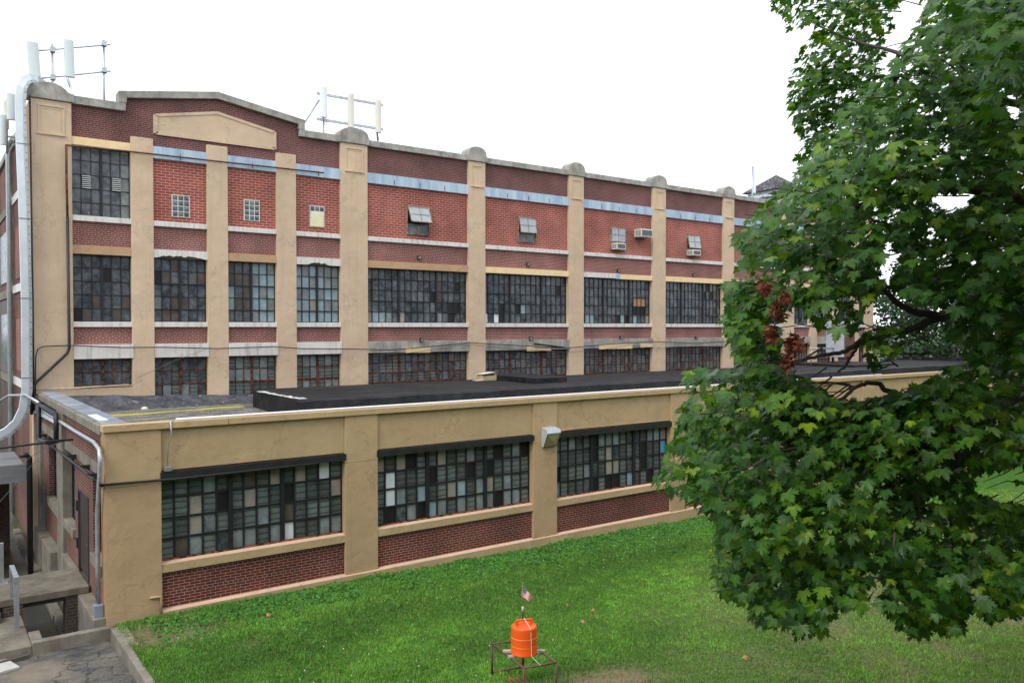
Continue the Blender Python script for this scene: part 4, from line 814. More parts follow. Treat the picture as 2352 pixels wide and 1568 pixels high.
for (x_, y_) in ((590, 750), (655, 800), (960, 1010), (1130, 1140), (1235, 1245), (520, 320)): p = atx(*P3(x_, y_), 3.7); br.add([(p.x, p.y, p.z + .04), (p.x, p.y, p.z - .12), (p.x - .28, p.y, p.z + .04), (p.x, p.y + .06, p.z + .04), (p.x, p.y + .06, p.z - .12), (p.x - .28, p.y + .06, p.z + .04)], [(0, 1, 2), (3, 5, 4), (0, 2, 5, 3), (1, 4, 5, 2), (0, 3, 4, 1)])
br.build('pipe_bracket', m_blackmetal, ann)
r = thing('junction_box', (3.58, 22.6, -.4), 'grey electrical box at the foot of the annex corner with conduit below', 'electrical box')
MB().box(3.48, 3.70, 22.48, 22.72, .22, .52).build('box', simple('grey_box', (.20, .23, .27), .5), r, bevel=.01); MB().tube([(3.6, 22.6, .22), (3.6, 22.6, -.5)], .05).build('conduit', m_galv, r)
pipe('white_conduit', [(5.45, YA + .1, 5.07), (8, YA + .12, 5.075), (14, YA + .15, 5.07), (24, YA + .15, 5.07), (40, YA + .15, 5.07)], .032, simple('white_conduit', (.75, .76, .78), .4, var=.05), 'white conduit lying along the top of the annex coping')
r = thing('conduit_drop', (5.25, YA, 3.7), 'slim grey conduit dropping from the coping to a small box above the first window', 'conduit')
MB().tube([(5.42, YA + .1, 5.07), (5.28, YA - .07, 5.05), (5.3, YA - .07, 4.7), (5.22, YA - .02, 4.45), (5.20, YA - .02, 3.86)], .02, 6).build('conduit', m_galv, r); MB().box(5.12, 5.32, YA - .06, YA + .06, 3.75, 3.86).build('box', m_galv, r, bevel=.005)
o = MB().tube([(4.75, YA - .01, .52), (4.98, YA - .04, .52), (5.02, YA - .04, .45), (5.02, YA - .04, 0)], .03, 8).build('stub_pipe', m_stucco2); tag(o, 'short tan painted pipe stub at the foot of the corner pilaster', 'pipe')
# wall pack light on the annex pilaster
r = thing('wall_light', (17.95, YA, 3.3), 'silver wall light with yellowed lens on the annex pilaster', 'lamp')
x0, x1 = 17.62, 18.22; b = MB(); b.add([(x0, YA, 3.30), (x0, YA, 3.98), (x0, YA - .30, 3.92), (x0, YA - .34, 3.80), (x0, YA - .10, 3.30), (x1, YA, 3.30), (x1, YA, 3.98), (x1, YA - .30, 3.92), (x1, YA - .34, 3.80), (x1, YA - .10, 3.30)], [(0, 1, 2, 3, 4), (9, 8, 7, 6, 5), (1, 6, 7, 2), (2, 7, 8, 3), (0, 4, 9, 5)]); b.add([(x0, YA - .34, 3.80), (x1, YA - .34, 3.80), (x1, YA - .31, 3.74), (x0, YA - .31, 3.74)], [(0, 1, 2, 3)])
b.build('housing', simple('lamp_housing', (.50, .55, .58), .4, .3, var=.08), r, fix=True)
t = NT('yellow_lens'); m_lens = t.done(t.mix(t.noise(5, 4), (.16, .15, .05), (.32, .30, .14)), .12); b = MB(); b.add([(x0 + .03, YA - .315, 3.73), (x1 - .03, YA - .315, 3.73), (x1 - .03, YA - .115, 3.32), (x0 + .03, YA - .115, 3.32), ((x0 + x1) / 2, YA - .29, 3.50)], [(0, 1, 4), (1, 2, 4), (2, 3, 4), (3, 0, 4)]); b.build('lens', m_lens, r)
pipe('conduit', [(18.25, YA - .01, 3.82), (18.4, YA + .05, 3.78), (19.2, YA + .05, 3.82), (24.2, YA + .05, 3.80), (25.0, YA - .01, 3.86)], .014, m_stucco2, 'thin tan conduit running right from the silver wall light', n=6)
# cardboard box on the black roof
r = thing('cardboard_box', (22.0, 32.2, 4.98), 'flattened open cardboard box lying beside the black roof hatch', 'box')
mc = simple('cardboard', (.42, .32, .18), .8, var=.1); b = MB(); x0, y0, z0 = 21.6, 31.9, 4.98
b.box(x0, x0 + .8, y0, y0 + .02, z0, z0 + .22); b.box(x0, x0 + .02, y0 + .02, y0 + .5, z0, z0 + .28); b.box(x0 + .78, x0 + .8, y0 + .02, y0 + .5, z0, z0 + .28); b.box(x0 + .02, x0 + .78, y0 + .48, y0 + .5, z0, z0 + .28); b.build('carton', mc, r)
b = MB(); b.obox((x0 + .35, y0 + .25, z0 + .34), (.42, .1, .03), (-.03, .25, 0), (0, 0, .01)); b.obox((x0 - .2, y0 + .1, z0 + .02), (.2, 0, 0), (0, .2, 0), (0, 0, .01)); b.build('flap', simple('flap_white', (.55, .53, .46), .7), r)
# white stone and weed on the gravel
p = aty(328, 940, 30.6); o = MB().lathe((7.2, 34.5, 4.25), [(.001, 0), (.12, 0), (.14, .05), (.09, .11), (.001, .13)], 9).build('stone', m_white); tag(o, 'white stone lying on the gravel roof by the old flashing', 'stone')
# plant unit on the annex roof
r = thing('roof_plant_unit', (50.3, 32, 5.12), 'pale blue grey sheet metal plant unit on rusty legs on the black roof', 'plant unit')
m_unit = simple('pale_blue_sheet', (.46, .50, .55), .5, .2, var=.12)
MB().box(50.0, 50.75, 30.75, 32.1, 5.5, 7.9).build('casing', m_unit, r, bevel=.03); MB().box(50.02, 50.95, 30.55, 30.75, 5.55, 7.7).build('rusty_end', rust_mat('rusty_end', (.10, .08, .07), (.18, .07, .03)), r)
for x in (50.08, 50.7):
    for y in (30.85, 32.0): MB().box(x - .06, x + .06, y - .06, y + .06, 5.12, 5.51).build('leg', m_rustpipe, r)
MB().box(49.85, 50.0, 31.0, 31.3, 6.9, 7.2).build('junction_box', m_unit, r); MB().tube([(47.2, 31.5, 6.1), (50.0, 31.5, 6.1)], .05).build('pipe', m_galv, r)
MB().tube([(47.4, 31.5, 5.0), (47.4, 31.5, 6.1)], .04).build('pipe', m_galv, r)
# penthouse on the factory roof
r = thing('roof_penthouse', (60.9, 44, 15.6), 'pale blue peeling rooftop penthouse with a dark pyramid roof', 'penthouse')
t = NT('peeling_paint'); m_peel = t.done(t.mix(t.ramp(t.noise(3.5, 8, rough=.75), [(.54, 0), (.6, 1)]), (.50, .58, .62), (.26, .19, .14)), .7)
MB().box(59.1, 62.7, 42.2, 45.8, 15.6, 18.7).build('walls', m_peel, r); MB().box(58.8, 63.0, 41.9, 46.1, 18.7, 18.95).build('cornice', m_peel, r); MB().box(59.2, 62.6, 42.3, 45.7, 18.95, 19.3).build('upper_walls', m_peel, r)
MB().add([(58.8, 41.9, 19.3), (63.0, 41.9, 19.3), (63.0, 46.1, 19.3), (58.8, 46.1, 19.3), (60.9, 44, 20.9)], [(0, 1, 4), (1, 2, 4), (2, 3, 4), (3, 0, 4), (3, 2, 1, 0)]).build('pyramid_roof', rust_mat('old_slate', (.045, .04, .045), (.28, .27, .28), .5, .68), r)
A = thing('antenna', (56.0, 41, 15.6), 'single slim white antenna beside the rooftop penthouse', 'antenna'); 
pa = aty(1728, 455, 41)
MB().tube([(pa.x, 41, 15.6), (pa.x, 41, 20.3)], .06).build('mast', m_galv, A); panel_antenna(A, pa.x + .22, 18.2, 20.4, .28, 41, m_ant3)

# ------------------------------------------------------------------ areaway: retaining wall, bridge slab, steps, rails
q = MB(); q.box(2.10, 3.80, 22.12, 22.345, -1.3, .03); q.box(2.10, 2.34, 22.36, 23.0, -1.3, .03)
o = q.build('retaining_wall', m_conc, bevel=.02); tag(o, 'low concrete retaining wall at the end of the sunken areaway', 'wall')
o = MB().box(-12, 2.10, 22.12, 24.72, -1.3, -.03).build('landing', m_slab, bevel=.02); structure(o)
r = thing('concrete_bridge', (2, 25.7, -1.3), 'worn concrete slab bridge crossing the areaway to the brown door', 'bridge')
MB().box(-12, XA, 24.74, 26.92, .22, .42).build('slab', m_slab, r, bevel=.025); MB().box(-12, XA - .3, 24.9, 26.8, .08, .22).build('beam', m_dark_conc, r)
MB().box(3.15, XA - .02, 24.78, 25.3, -1.3, .22).build('brick_pier', m_brick_old, r); MB().box(1.7, 2.15, 24.76, 25.3, -1.3, .22).build('brick_pier', m_brick_old, r)
r = thing('concrete_steps', (.6, 24.3, -.03), 'two shallow concrete steps beside the galvanised rail post', 'steps')
MB().box(-12, 1.62, 24.25, 24.72, -.03, .2).build('step', m_slab, r, bevel=.02)
r = thing('guard_rail', (1.9, 24, 0), 'galvanised loop rail post standing at the concrete steps', 'rail', 'galvanised rail posts by the bridge')
b = MB(); b.box(1.86, 1.97, 23.56, 23.68, -.03, 1.22); b.build('post', m_galv, r); MB().box(1.86, 1.97, 24.78, 24.88, .42, 1.22).build('post', m_galv, r); MB().box(1.86, 1.97, 23.56, 24.88, 1.22, 1.27).build('top_rail', m_galv, r)
r = thing('guard_rail', (1.75, 26.4, .42), 'galvanised rail post standing on the far edge of the concrete bridge', 'rail', 'galvanised rail posts by the bridge')
b = MB(); b.box(1.72, 1.84, 26.3, 26.42, .44, 1.55); b.build('post', m_galv, r); MB().box(1.62, 1.94, 26.2, 26.52, .42, .44).build('foot_plate', m_galv, r); MB().box(1.60, 1.72, 26.7, 26.82, .42, 1.5).build('post', m_galv, r)
p0 = _ray(0, 1500); 
o = MB().obox((1.25, 21.75, -.245), (.42, .1, 0), (-.12, .42, 0), (0, 0, .03)).build('board', simple('pale_board', (.45, .43, .40), .8, var=.15), bevel=.005); tag(o, 'pale board lying on the asphalt at the lower left edge', 'board')
o = MB().obox((1.7, 22.0, -.23), (.32, .05, 0), (-.01, .05, 0), (0, 0, .04)).build('timber', m_dark_conc); tag(o, 'short dark timber lying in front of the landing', 'timber')
o = MB().obox((1.05, 22.8, -.01), (.16, .03, 0), (-.03, .12, 0), (0, 0, .02)).build('slate_scrap', m_slate); tag(o, 'small dark slate scrap lying on the concrete landing', 'slate')
# elevated timber walkway at the left; deck and end wall added to darken the passage
r = thing('timber_walkway', (1, 34, 2.1), 'grey boarded walkway bridging the areaway at the left edge', 'walkway')
t = NT('grey_boards'); m_gboard = t.done(t.mix(t.noise(3, 7, stretch=(.3, 1, 3)), (.10, .105, .11), (.24, .24, .25)), .8)
MB().box(-12, 3.05, 33.0, 33.08, 2.10, 2.72).build('side_board', m_gboard, r); MB().box(-12, 3.05, 33.08, 38, 2.45, 2.55).build('added_shade_deck', m_gboard, r); MB().box(-12, 2.85, 37.6, 38, -1.3, 2.45).build('added_shade_wall', m_brick_old, r)
pipe('black_pipe', [atx(118, 1095, 3.3) if False else Vector((3.1, 32.9, -1.3)), Vector((3.1, 32.9, 2.95)), Vector((3.0, 32.9, 3.05)), Vector((2.8, 32.9, 3.05))], .09, m_rubber, 'black standpipe rising from the areaway at the end of the grey walkway')
pipe('silver_pipe', [atx(0, 920, 3.0), atx(20, 908, 3.1), atx(60, 907, 3.2), atx(90, 925, 3.45)], .05, m_galv, 'short silver pipe bridging behind the curved foot of the white duct')
# overhead cables at the left
e0 = atx(*P3(870, 810), 3.5)
pipe('cable', [Vector((-6, 26, e0.z - 1.4)), Vector((-2, 27.8, e0.z - .95)), Vector((1, 29.0, e0.z - .45)), e0], .035, m_rubber, 'thick black overhead cable anchored on the annex side wall', 'cable')
for k, (dz, lb) in enumerate(((-1.9, 'upper thin grey service wire sagging to the annex side wall'), (-3.0, 'lower thin grey service wire sagging to the annex side wall'))):
    e1 = atx(*P3(720, 850), 3.5); pts = [Vector((-3, 28 - k, e1.z + dz)), Vector((0, 28.8 - k * .6, e1.z + dz * .93)), Vector((1.8, 29.4 - k * .3, e1.z + dz * .62)), Vector((2.9, 30.0, e1.z + dz * .25)), e1]
    pipe('cable', pts, .008, m_wire, lb, 'cable', n=5)
p = e0; tag(MB().obox(p + Vector((-.25, 0, 0)), (.35, 0, 0), (0, .03, 0), (0, 0, .03)).build('cable_bracket', m_blackmetal), 'black steel bracket carrying the overhead cable on the side wall', 'bracket')

# ------------------------------------------------------------------ barrel, frame and flag on the lawn
def dir_(px, py, z): d = _ray(px, py); t_ = (z - CAMZ) / d.z; return Vector((0, 0, CAMZ)) + d * t_
P5 = lambda x, y: ((1800 + x / 3.26) / 1.7415, (2250 + y / 3.26) / 1.7415)
ZT = .60
g0 = float(gz(9.5, 13.5)); 
cA, cC, cD = dir_(*P5(548, 1058), ZT), dir_(*P5(965, 1370), ZT), dir_(*P5(1385, 1298), ZT); cB = cA + cD - cC
fr_c = (cA + cB + cC + cD) / 4
r = thing('steel_frame', (fr_c.x, fr_c.y, g0), 'rusty brown open steel frame standing on the lawn under the orange barrel', 'frame')
for k, c_ in enumerate((cA, cC, cD, cB)): gg = float(gz(c_.x, c_.y)); MB().tube([(c_.x, c_.y, gg - .03), (c_.x, c_.y, ZT)], .024, 8).build('leg', m_browniron, r)
for a, c_ in ((cA, cC), (cC, cD), (cD, cB), (cB, cA)): MB().tube([a, c_], .022, 8).build('rail', m_browniron, r)
lo1 = Vector((cA.x, cA.y, g0 + .06)); lo2 = Vector((cB.x, cB.y, g0 + .06)); MB().tube([lo1, lo2], .02, 8).build('rail', m_browniron, r)
gr = MB(); gc = dir_(*P5(900, 1555), g0 + .12); gu = (cC - cA).normalized(); gv = (cD - cC).normalized()
for k in range(7): gr.tube([gc + gu * (-.3 + .1 * k) - gv * .15, gc + gu * (-.3 + .1 * k) + gv * .15], .007, 5)
for k in range(4): gr.tube([gc + gv * (-.15 + .1 * k) - gu * .3, gc + gv * (-.15 + .1 * k) + gu * .3], .009, 5)
gr.build('grate', simple('orange_rust', (.26, .07, .03), .8), r)
bl, brr = dir_(*P5(790, 1180), ZT + .05), dir_(*P5(1140, 1180), ZT + .05)
bc = dir_(*P5(965, 1165), ZT + .07); brad = (brr - bl).length / 2
edge = gu; across = gv
m_plank = simple('grey_plank', (.36, .31, .27), .85, var=.2, sc=8)
for k, (pc_, L_, lb) in enumerate(((P5(1000, 1195), .62, 'weathered grey plank nearer the camera under the orange barrel'), (P5(960, 1140), .62, 'weathered grey plank farther back under the orange barrel'))):
    pass
s1 = [dir_(*P5(690, 1150), ZT + .045), dir_(*P5(1240, 1145), ZT + .045)]; s2 = [dir_(*P5(760, 1225), ZT + .045), dir_(*P5(1150, 1170), ZT + .045)]
for (a, c_), lb in ((s1, 'weathered grey plank, the longer one under the orange barrel'), (s2, 'weathered grey plank, the shorter one under the near side of the orange barrel')):
    m_ = (a + c_) / 2; dv = Vector((c_.x - a.x, c_.y - a.y, 0)); dn = dv.normalized(); nn = Vector((-dn.y, dn.x, 0))
    tag(MB().obox(Vector((m_.x, m_.y, ZT + .045)), dv / 2, nn * .045, Vector((0, 0, .022))).build('plank', m_plank, bevel=.004), lb, 'plank', 'planks under the barrel')
zb = ZT + .068; H_ = .72
# height from the photo: bottom centre to top centre
r = thing('orange_barrel', (bc.x, bc.y, zb), 'orange plastic traffic barrel upside up on the rusty steel frame', 'barrel')
m_or = simple('orange_plastic', (.82, .10, .008), .42, var=.06, sc=2, spec=.45); R0 = brad * .99
def barrel(Hh):
    rr = R0; prof = [(rr * .985, 0), (rr * 1.0, .0), (rr * 1.0, .02), (rr * .99, .026), (rr * .985, Hh * .30), (rr * .975, Hh * .62), (rr * .968, Hh * .91), (rr * .955, Hh * .96), (rr * .92, Hh * .985), (rr * .86, Hh), (.001, Hh * 1.005)]
    MB().lathe((bc.x, bc.y, zb), prof, 48).build('body', m_or, r)
    ri = MB()
    for f in (.31, .60): ri.lathe((bc.x, bc.y, zb), [(rr * .982, Hh * f - .008), (rr * 1.0, Hh * f), (rr * .975, Hh * f + .008)], 48)
    ri.build('rib', simple('orange_rib', (.95, .26, .08), .4), r)
    hz = zb + Hh; ha = R * .78 + F * .25; ha.z = 0; ha.normalize(); hp = Vector((-ha.y, ha.x, 0)); w = rr * .62; b = MB()
    c0 = Vector((bc.x, bc.y, hz))
    b.obox(c0 - ha * w * .9 + Vector((0, 0, .05)), ha * .03, hp * .022, Vector((0, 0, .05))); b.obox(c0 + ha * w * .9 + Vector((0, 0, .05)), ha * .03, hp * .022, Vector((0, 0, .05)))
    b.obox(c0 + Vector((0, 0, .108)), ha * (w * .9 + .03), hp * .022, Vector((0, 0, .016))); b.build('handle', m_or, r, bevel=.008)
barrel(.58)
Hb = .58
tw = MB(); ca = dir_(*P5(1180, 1335), ZT + .02); top = Vector((bc.x, bc.y, zb + Hb + .145)); side_dir = (ca - bc); side_dir.z = 0; side_dir.normalize()
tw.tube([top, Vector((bc.x, bc.y, zb + Hb)) + side_dir * R0 * .93, Vector((bc.x, bc.y, zb + Hb * .5)) + side_dir * R0 * 1.04, Vector((bc.x, bc.y, zb + .02)) + side_dir * R0 * 1.05, ca], .005, 5)
tag(tw.build('cord', simple('white_cord', (.7, .7, .66), .7)), 'white cord tied over the orange barrel to the steel frame', 'cord')
# small flag on a stick behind the barrel
bk = bc + F * (R0 + .12); fx, fy = bk.x, bk.y
def atdep(px, py): d = _ray(px, py); dep = fx * F.x + fy * F.y; return Vector((0, 0, CAMZ)) + d * dep
r = thing('small_flag', (fx, fy, g0), 'small striped stars and stripes flag on a thin stick behind the orange barrel', 'flag')
tp = atdep(*P5(950, 250)); rb = atdep(*P5(948, 575)); lo = atdep(*P5(948, 700))
MB().tube([Vector((fx, fy, g0)), Vector((lo.x, lo.y, lo.z)), rb], .013, 8).build('post', m_rustpipe, r); MB().tube([rb, atdep(*P5(942, 450)), tp], .006, 6).build('stick', simple('stick_wood', (.35, .22, .10), .7), r)
MB().tube([rb - Vector((0, 0, .09)), rb + Vector((0, 0, .01))], .022, 8).build('tape', m_white, r)
t = NT('flag_cloth'); uv = t.n('ShaderNodeAttribute', attribute_name='fuv').outputs['Vector']; sp = t.n('ShaderNodeSeparateXYZ'); t.l(uv, sp.inputs[0]); u_, v_ = sp.outputs[0], sp.outputs[1]
st = t.math('LESS_THAN', t.math('MODULO', t.math('MULTIPLY', v_, 13), 2), 1.0); col = t.mix(st, (.75, .75, .74), (.50, .02, .04))
can = t.math('MULTIPLY', t.math('LESS_THAN', u_, .42), t.math('GREATER_THAN', v_, 6 / 13)); star = t.n('ShaderNodeTexVoronoi'); mpp = t.n('ShaderNodeVectorMath', operation='MULTIPLY'); mpp.inputs[1].default_value = (18, 14, 0); t.l(uv, mpp.inputs[0]); star.inputs['Randomness'].default_value = 0; star.inputs['Scale'].default_value = 1; t.l(mpp.outputs[0], star.inputs['Vector'])
cc = t.mix(t.math('LESS_THAN', star.outputs['Distance'], .25), (.015, .025, .11), (.7, .7, .7)); m_flag = t.done(t.mix(can, col, cc), .8)
c00, c01, c10, c11 = P5(920, 430), P5(948, 292), P5(1035, 508), P5(1085, 440); n1, n2 = 16, 10; V = []; UV = []
for j in range(n2 + 1):
    for i in range(n1 + 1):
        u0, v0 = i / n1, j / n2; px = (c00[0] * (1 - u0) + c10[0] * u0) * (1 - v0) + (c01[0] * (1 - u0) + c11[0] * u0) * v0; py = (c00[1] * (1 - u0) + c10[1] * u0) * (1 - v0) + (c01[1] * (1 - u0) + c11[1] * u0) * v0
        V.append(atdep(px, py + 2.0 * math.sin(u0 * 7)) + F * (.05 * math.sin(u0 * 6 + v0))); UV.append((u0, v0, 0))
fa = np.array([(j * (n1 + 1) + i, j * (n1 + 1) + i + 1, (j + 1) * (n1 + 1) + i + 1, (j + 1) * (n1 + 1) + i) for j in range(n2) for i in range(n1)]).ravel()
fo = np_mesh('cloth', np.array([tuple(v) for v in V]), fa, 4, m_flag, r, None, True); a = fo.data.attributes.new('fuv', 'FLOAT_VECTOR', 'POINT'); a.data.foreach_set('vector', np.array(UV, dtype=np.float32).ravel())

# ------------------------------------------------------------------ maple
HALF = [(.04, -.04), (.24, -.17), (.50, -.14), (.36, .02), (.62, .06), (.50, .19), (.84, .42), (.58, .40), (.60, .62), (.40, .48), (.24, .40), (.33, .66), (.20, .66), (.21, .90), (.08, .86), (.0, 1.18)]
OUT = HALF + [(-x, y) for x, y in HALF[-2::-1]]; NL = len(OUT)
def leaf_mesh(name, pos, nrm, tip, size, rndv, mat, parent, curl=.12):
    n = len(pos); o = np.array(OUT) * .62; r2 = np.hypot(o[:, 0], o[:, 1] - .2)
    nrm = nrm / np.linalg.norm(nrm, axis=1)[:, None]; tip = tip - (tip * nrm).sum(1)[:, None] * nrm; tip /= np.linalg.norm(tip, axis=1)[:, None] + 1e-9; sd_ = np.cross(tip, nrm)
    V = np.empty((n, NL + 1, 3)); V[:, 0] = pos
    cv = rng.uniform(.2, 2.4, n)[:, None] * curl; fold = rng.uniform(-.3, .6, n)[:, None]; twist = rng.uniform(-.4, .4, n)
    for k in range(NL):
        x, y = o[k]; dz = -cv[:, 0] * (x * x + y * y) * 1.6 + fold[:, 0] * abs(x) * .5 + twist * x * y
        V[:, k + 1] = pos + (sd_ * x + tip * (y - .0) + nrm * dz[:, None]) * size[:, None]
    tri = np.array([(0, k + 1, (k + 1) % NL + 1) for k in range(NL)]).ravel(); idx = (np.arange(n)[:, None] * (NL + 1) + tri[None]).ravel()
    return np_mesh(name, V.reshape(-1, 3), idx, 3, mat, parent, [('rnd', 'FLOAT', (np.repeat(rndv, NL + 1).reshape(-1, NL + 1) + np.array([.14] + [0] * NL)).clip(0, 1).ravel())])
def inside(px, py, poly):
    c = np.zeros(len(px), bool); n = len(poly); j = n - 1
    for i in range(n):
        xi, yi = poly[i]; xj, yj = poly[j]; cond = ((yi > py) != (yj > py)) & (px < (xj - xi) * (py - yi) / (yj - yi + 1e-9) + xi); c ^= cond; j = i
    return c
def proj(p):
    q = p - np.array([0, 0, CAMZ]); dep = q @ np.array(F); return (q @ np.array(R)) / dep * FPX + 1176, 784 - (q @ np.array(U)) / dep * FPX
trunk_base = atd(2760, 900, 9.6); TX, TY = trunk_base.x, trunk_base.y
mp_ = thing('maple_tree', (TX, TY, float(gz(TX, TY))), 'large green maple whose leafy branches fill the right of the view', 'tree')
# crown lobes: outline, depth range, clusters per 10k px2, leaves per cluster
L1 = [(1752, -90), (1783, 20), (1800, 50), (1824, 72), (1850, 50), (1879, 60), (1846, 106), (1824, 154), (1813, 227), (1827, 278), (1846, 330), (1830, 366), (1860, 470), (1990, 420), (2035, 250), (2029, 165), (2021, 106), (2040, 77), (2062, 48), (2073, 22), (2080, -90)]
L2 = [(2124, -90), (2131, 26), (2102, 48), (2066, 121), (2047, 168), (2000, 190), (1940, 240), (1890, 300), (1860, 370), (1813, 410), (1765, 458), (1721, 494), (1683, 549), (1705, 600), (1668, 690), (1664, 745), (1690, 790), (1693, 850), (1740, 880), (1785, 860), (1790, 800), (1800, 720), (1840, 700), (1870, 740), (1960, 765), (1990, 700), (2040, 660), (2100, 690), (2175, 700), (2190, 800), (2480, 800), (2480, -90)]
L2b = [(1985, 760), (2070, 740), (2065, 800), (2040, 845), (2005, 845)]
L3 = [(1575, 850), (1640, 842), (1700, 850), (1790, 860), (1850, 870), (1880, 900), (1940, 920), (2010, 925), (2090, 915), (2140, 880), (2165, 850), (2250, 785), (2480, 780), (2480, 1420), (2352, 1405), (2303, 1433), (2264, 1413), (2225, 1389), (2211, 1448), (2137, 1442), (2103, 1468), (2060, 1440), (2035, 1400), (1981, 1340), (1977, 1405), (1920, 1380), (1913, 1433), (1860, 1470), (1800, 1435), (1728, 1433), (1725, 1385), (1655, 1360), (1640, 1290), (1660, 1225), (1640, 1180), (1585, 1150), (1515, 1112), (1503, 1070), (1550, 1000), (1560, 940)]
holes = [[(2062, 10), (2118, 10), (2095, 55), (2062, 120), (2045, 160), (2035, 120)], [(2222, 1088), (2290, 1062), (2420, 1058), (2420, 1150), (2300, 1156), (2236, 1130)], [(2020, 575), (2052, 540), (2075, 590), (2060, 640), (2020, 645)], [(2135, 440), (2250, 430), (2230, 475), (2150, 480)], [(2290, 190), (2352, 215), (2352, 290), (2320, 270)], [(2000, 1300), (2030, 1300), (2040, 1360), (2010, 1370)]]
def lobe(poly, d0, d1, dens, per, size, spread, depthfn=None, lit=0.0):
    P = np.array(poly, float); x0, y0 = P.min(0); x1, y1 = P.max(0)
    area = .5 * abs(np.dot(P[:, 0], np.roll(P[:, 1], 1)) - np.dot(P[:, 1], np.roll(P[:, 0], 1))); nC = int(area / 1e4 * dens)
    cx = rng.uniform(x0, x1, nC * 8); cy = rng.uniform(y0, y1, nC * 8); k = inside(cx, cy, poly); cx, cy = cx[k][:nC], cy[k][:nC]; dep = rng.uniform(d0, d1, len(cx))
    if depthfn is not None: dep = dep + depthfn(cx, cy)
    C = np.array([tuple(atd(a, b_, c_)) for a, b_, c_ in zip(cx, cy, dep)])
    cid = np.repeat(np.arange(len(C)), per); n = len(cid); off = rng.normal(size=(n, 3)) * np.array([spread, spread, spread * .55])
    pos = C[cid] + off; px, py = proj(pos); ok = inside(px, py, poly)
    for h in holes: ok &= ~(inside(px, py, h) & (rng.random(n) < .985))
    pos, off, cid = pos[ok], off[ok], cid[ok]; n = len(pos)
    ctr = np.array([TX, TY, 8.0]); outw = pos - ctr; outw[:, 2] *= .5; outw /= np.linalg.norm(outw, axis=1)[:, None]
    loc = off / (np.linalg.norm(off, axis=1)[:, None] + 1e-6)
    nr = outw * .55 + np.array([0, 0, .95]) + loc * .45 + rng.normal(size=(n, 3)) * .38
    tp_ = outw * .7 + loc * .7 + np.array([0, 0, -.75]) + rng.normal(size=(n, 3)) * .35
    sz = rng.uniform(.55, 1.2, n) * size; rv = np.clip(rng.beta(2, 2.6, n) + lit, 0, 1); cl_ = rng.random(len(C)); rv = np.clip(rv * .6 + cl_[cid] ** 1.6 * .5, 0, 1)
    return pos, nr, tp_, sz, rv, C
L3t = [(1780, 870), (1833, 850), (1875, 872), (1900, 905), (1950, 918), (2036, 908), (2080, 892), (2165, 862), (2190, 1000), (2110, 1060), (1850, 1050), (1780, 1000)]
LC = [(1668, 650), (1700, 640), (1800, 640), (1795, 700), (1790, 870), (1700, 880), (1690, 790), (1664, 745)]
parts = [lobe(L3t, 6.75, 7.9, 22, 16, .150, .10), lobe(LC, 6.0, 7.4, 12, 16, .135, .12), lobe(L1, 8.6, 11.0, 9.0, 30, .150, .22), lobe(L2, 6.0, 9.2, 9.5, 22, .150, .21), lobe(L2b, 6.4, 7.0, 12, 16, .15, .12),
         lobe(L3, 5.9, 8.6, 8.0, 24, .150, .20, lambda x, y: np.clip((x - 1900) / 450, 0, 1) * .6)]
# nearer big-leaved sprays at the upper right, and a deeper mass behind
NR = [(2140, -90), (2160, 60), (2250, 150), (2260, 260), (2420, 300), (2420, -90)]
parts.append(lobe(NR, 4.2, 5.6, 7, 12, .15, .16))
BK = [(2180, -90), (2150, 150), (2200, 380), (2180, 560), (2200, 700), (2480, 750), (2480, 1330), (2700, 1330), (2900, 400), (2800, -200)]
parts.append(lobe(BK, 9.3, 12.5, 6.5, 26, .165, .35))
BK2 = [(1900, 1000), (2480, 830), (2480, 1350), (2100, 1340), (1850, 1300)]
parts.append(lobe(BK2, 8.6, 10.2, 3.0, 22, .15, .3))
pos = np.concatenate([p[0] for p in parts]); nr = np.concatenate([p[1] for p in parts]); tpv = np.concatenate([p[2] for p in parts]); sz = np.concatenate([p[3] for p in parts]); rv = np.concatenate([p[4] for p in parts])
print('maple leaves', len(pos))
leaf_mesh('crown', pos, nr, tpv, sz, rv, m_leaf, mp_)
kk = rng.choice(len(pos), 700, replace=False); kp = pos[kk] + rng.normal(size=(700, 3)) * .03 + np.array([0, -.02, -.03])
leaf_mesh('seed_keys', kp, rng.normal(size=(700, 3)), np.array([0, 0, -1.]) + rng.normal(size=(700, 3)) * .8, rng.uniform(.035, .06, 700), np.full(700, .95), simple('seed_key_green', (.30, .34, .06), .6), mp_)['kind'] = 'stuff'
# dead brown sprays
dp = []
for (cx, cy, rx, ry, n) in ((1758, 660, 8, 15, 26), (1802, 679, 10, 11, 20), (1786, 712, 12, 20, 34), (1773, 763, 12, 20, 34), (1826, 788, 21, 21, 60), (1811, 829, 11, 20, 34)):
    for _ in range(n):
        q = rnd.uniform(0, 6.28); w_ = rnd.random() ** .5; dp.append(tuple(atd(cx + math.cos(q) * w_ * rx, cy + math.sin(q) * w_ * ry, rnd.uniform(5.55, 5.8))))
dp = np.array(dp); n = len(dp); leaf_mesh('dead_leaves', dp, rng.normal(size=(n, 3)) + np.array([-.3, -.5, 0]), np.array([0, 0, -1.]) + rng.normal(size=(n, 3)) * .4, rng.uniform(.04, .065, n), rng.random(n), m_dead, mp_, curl=.9)
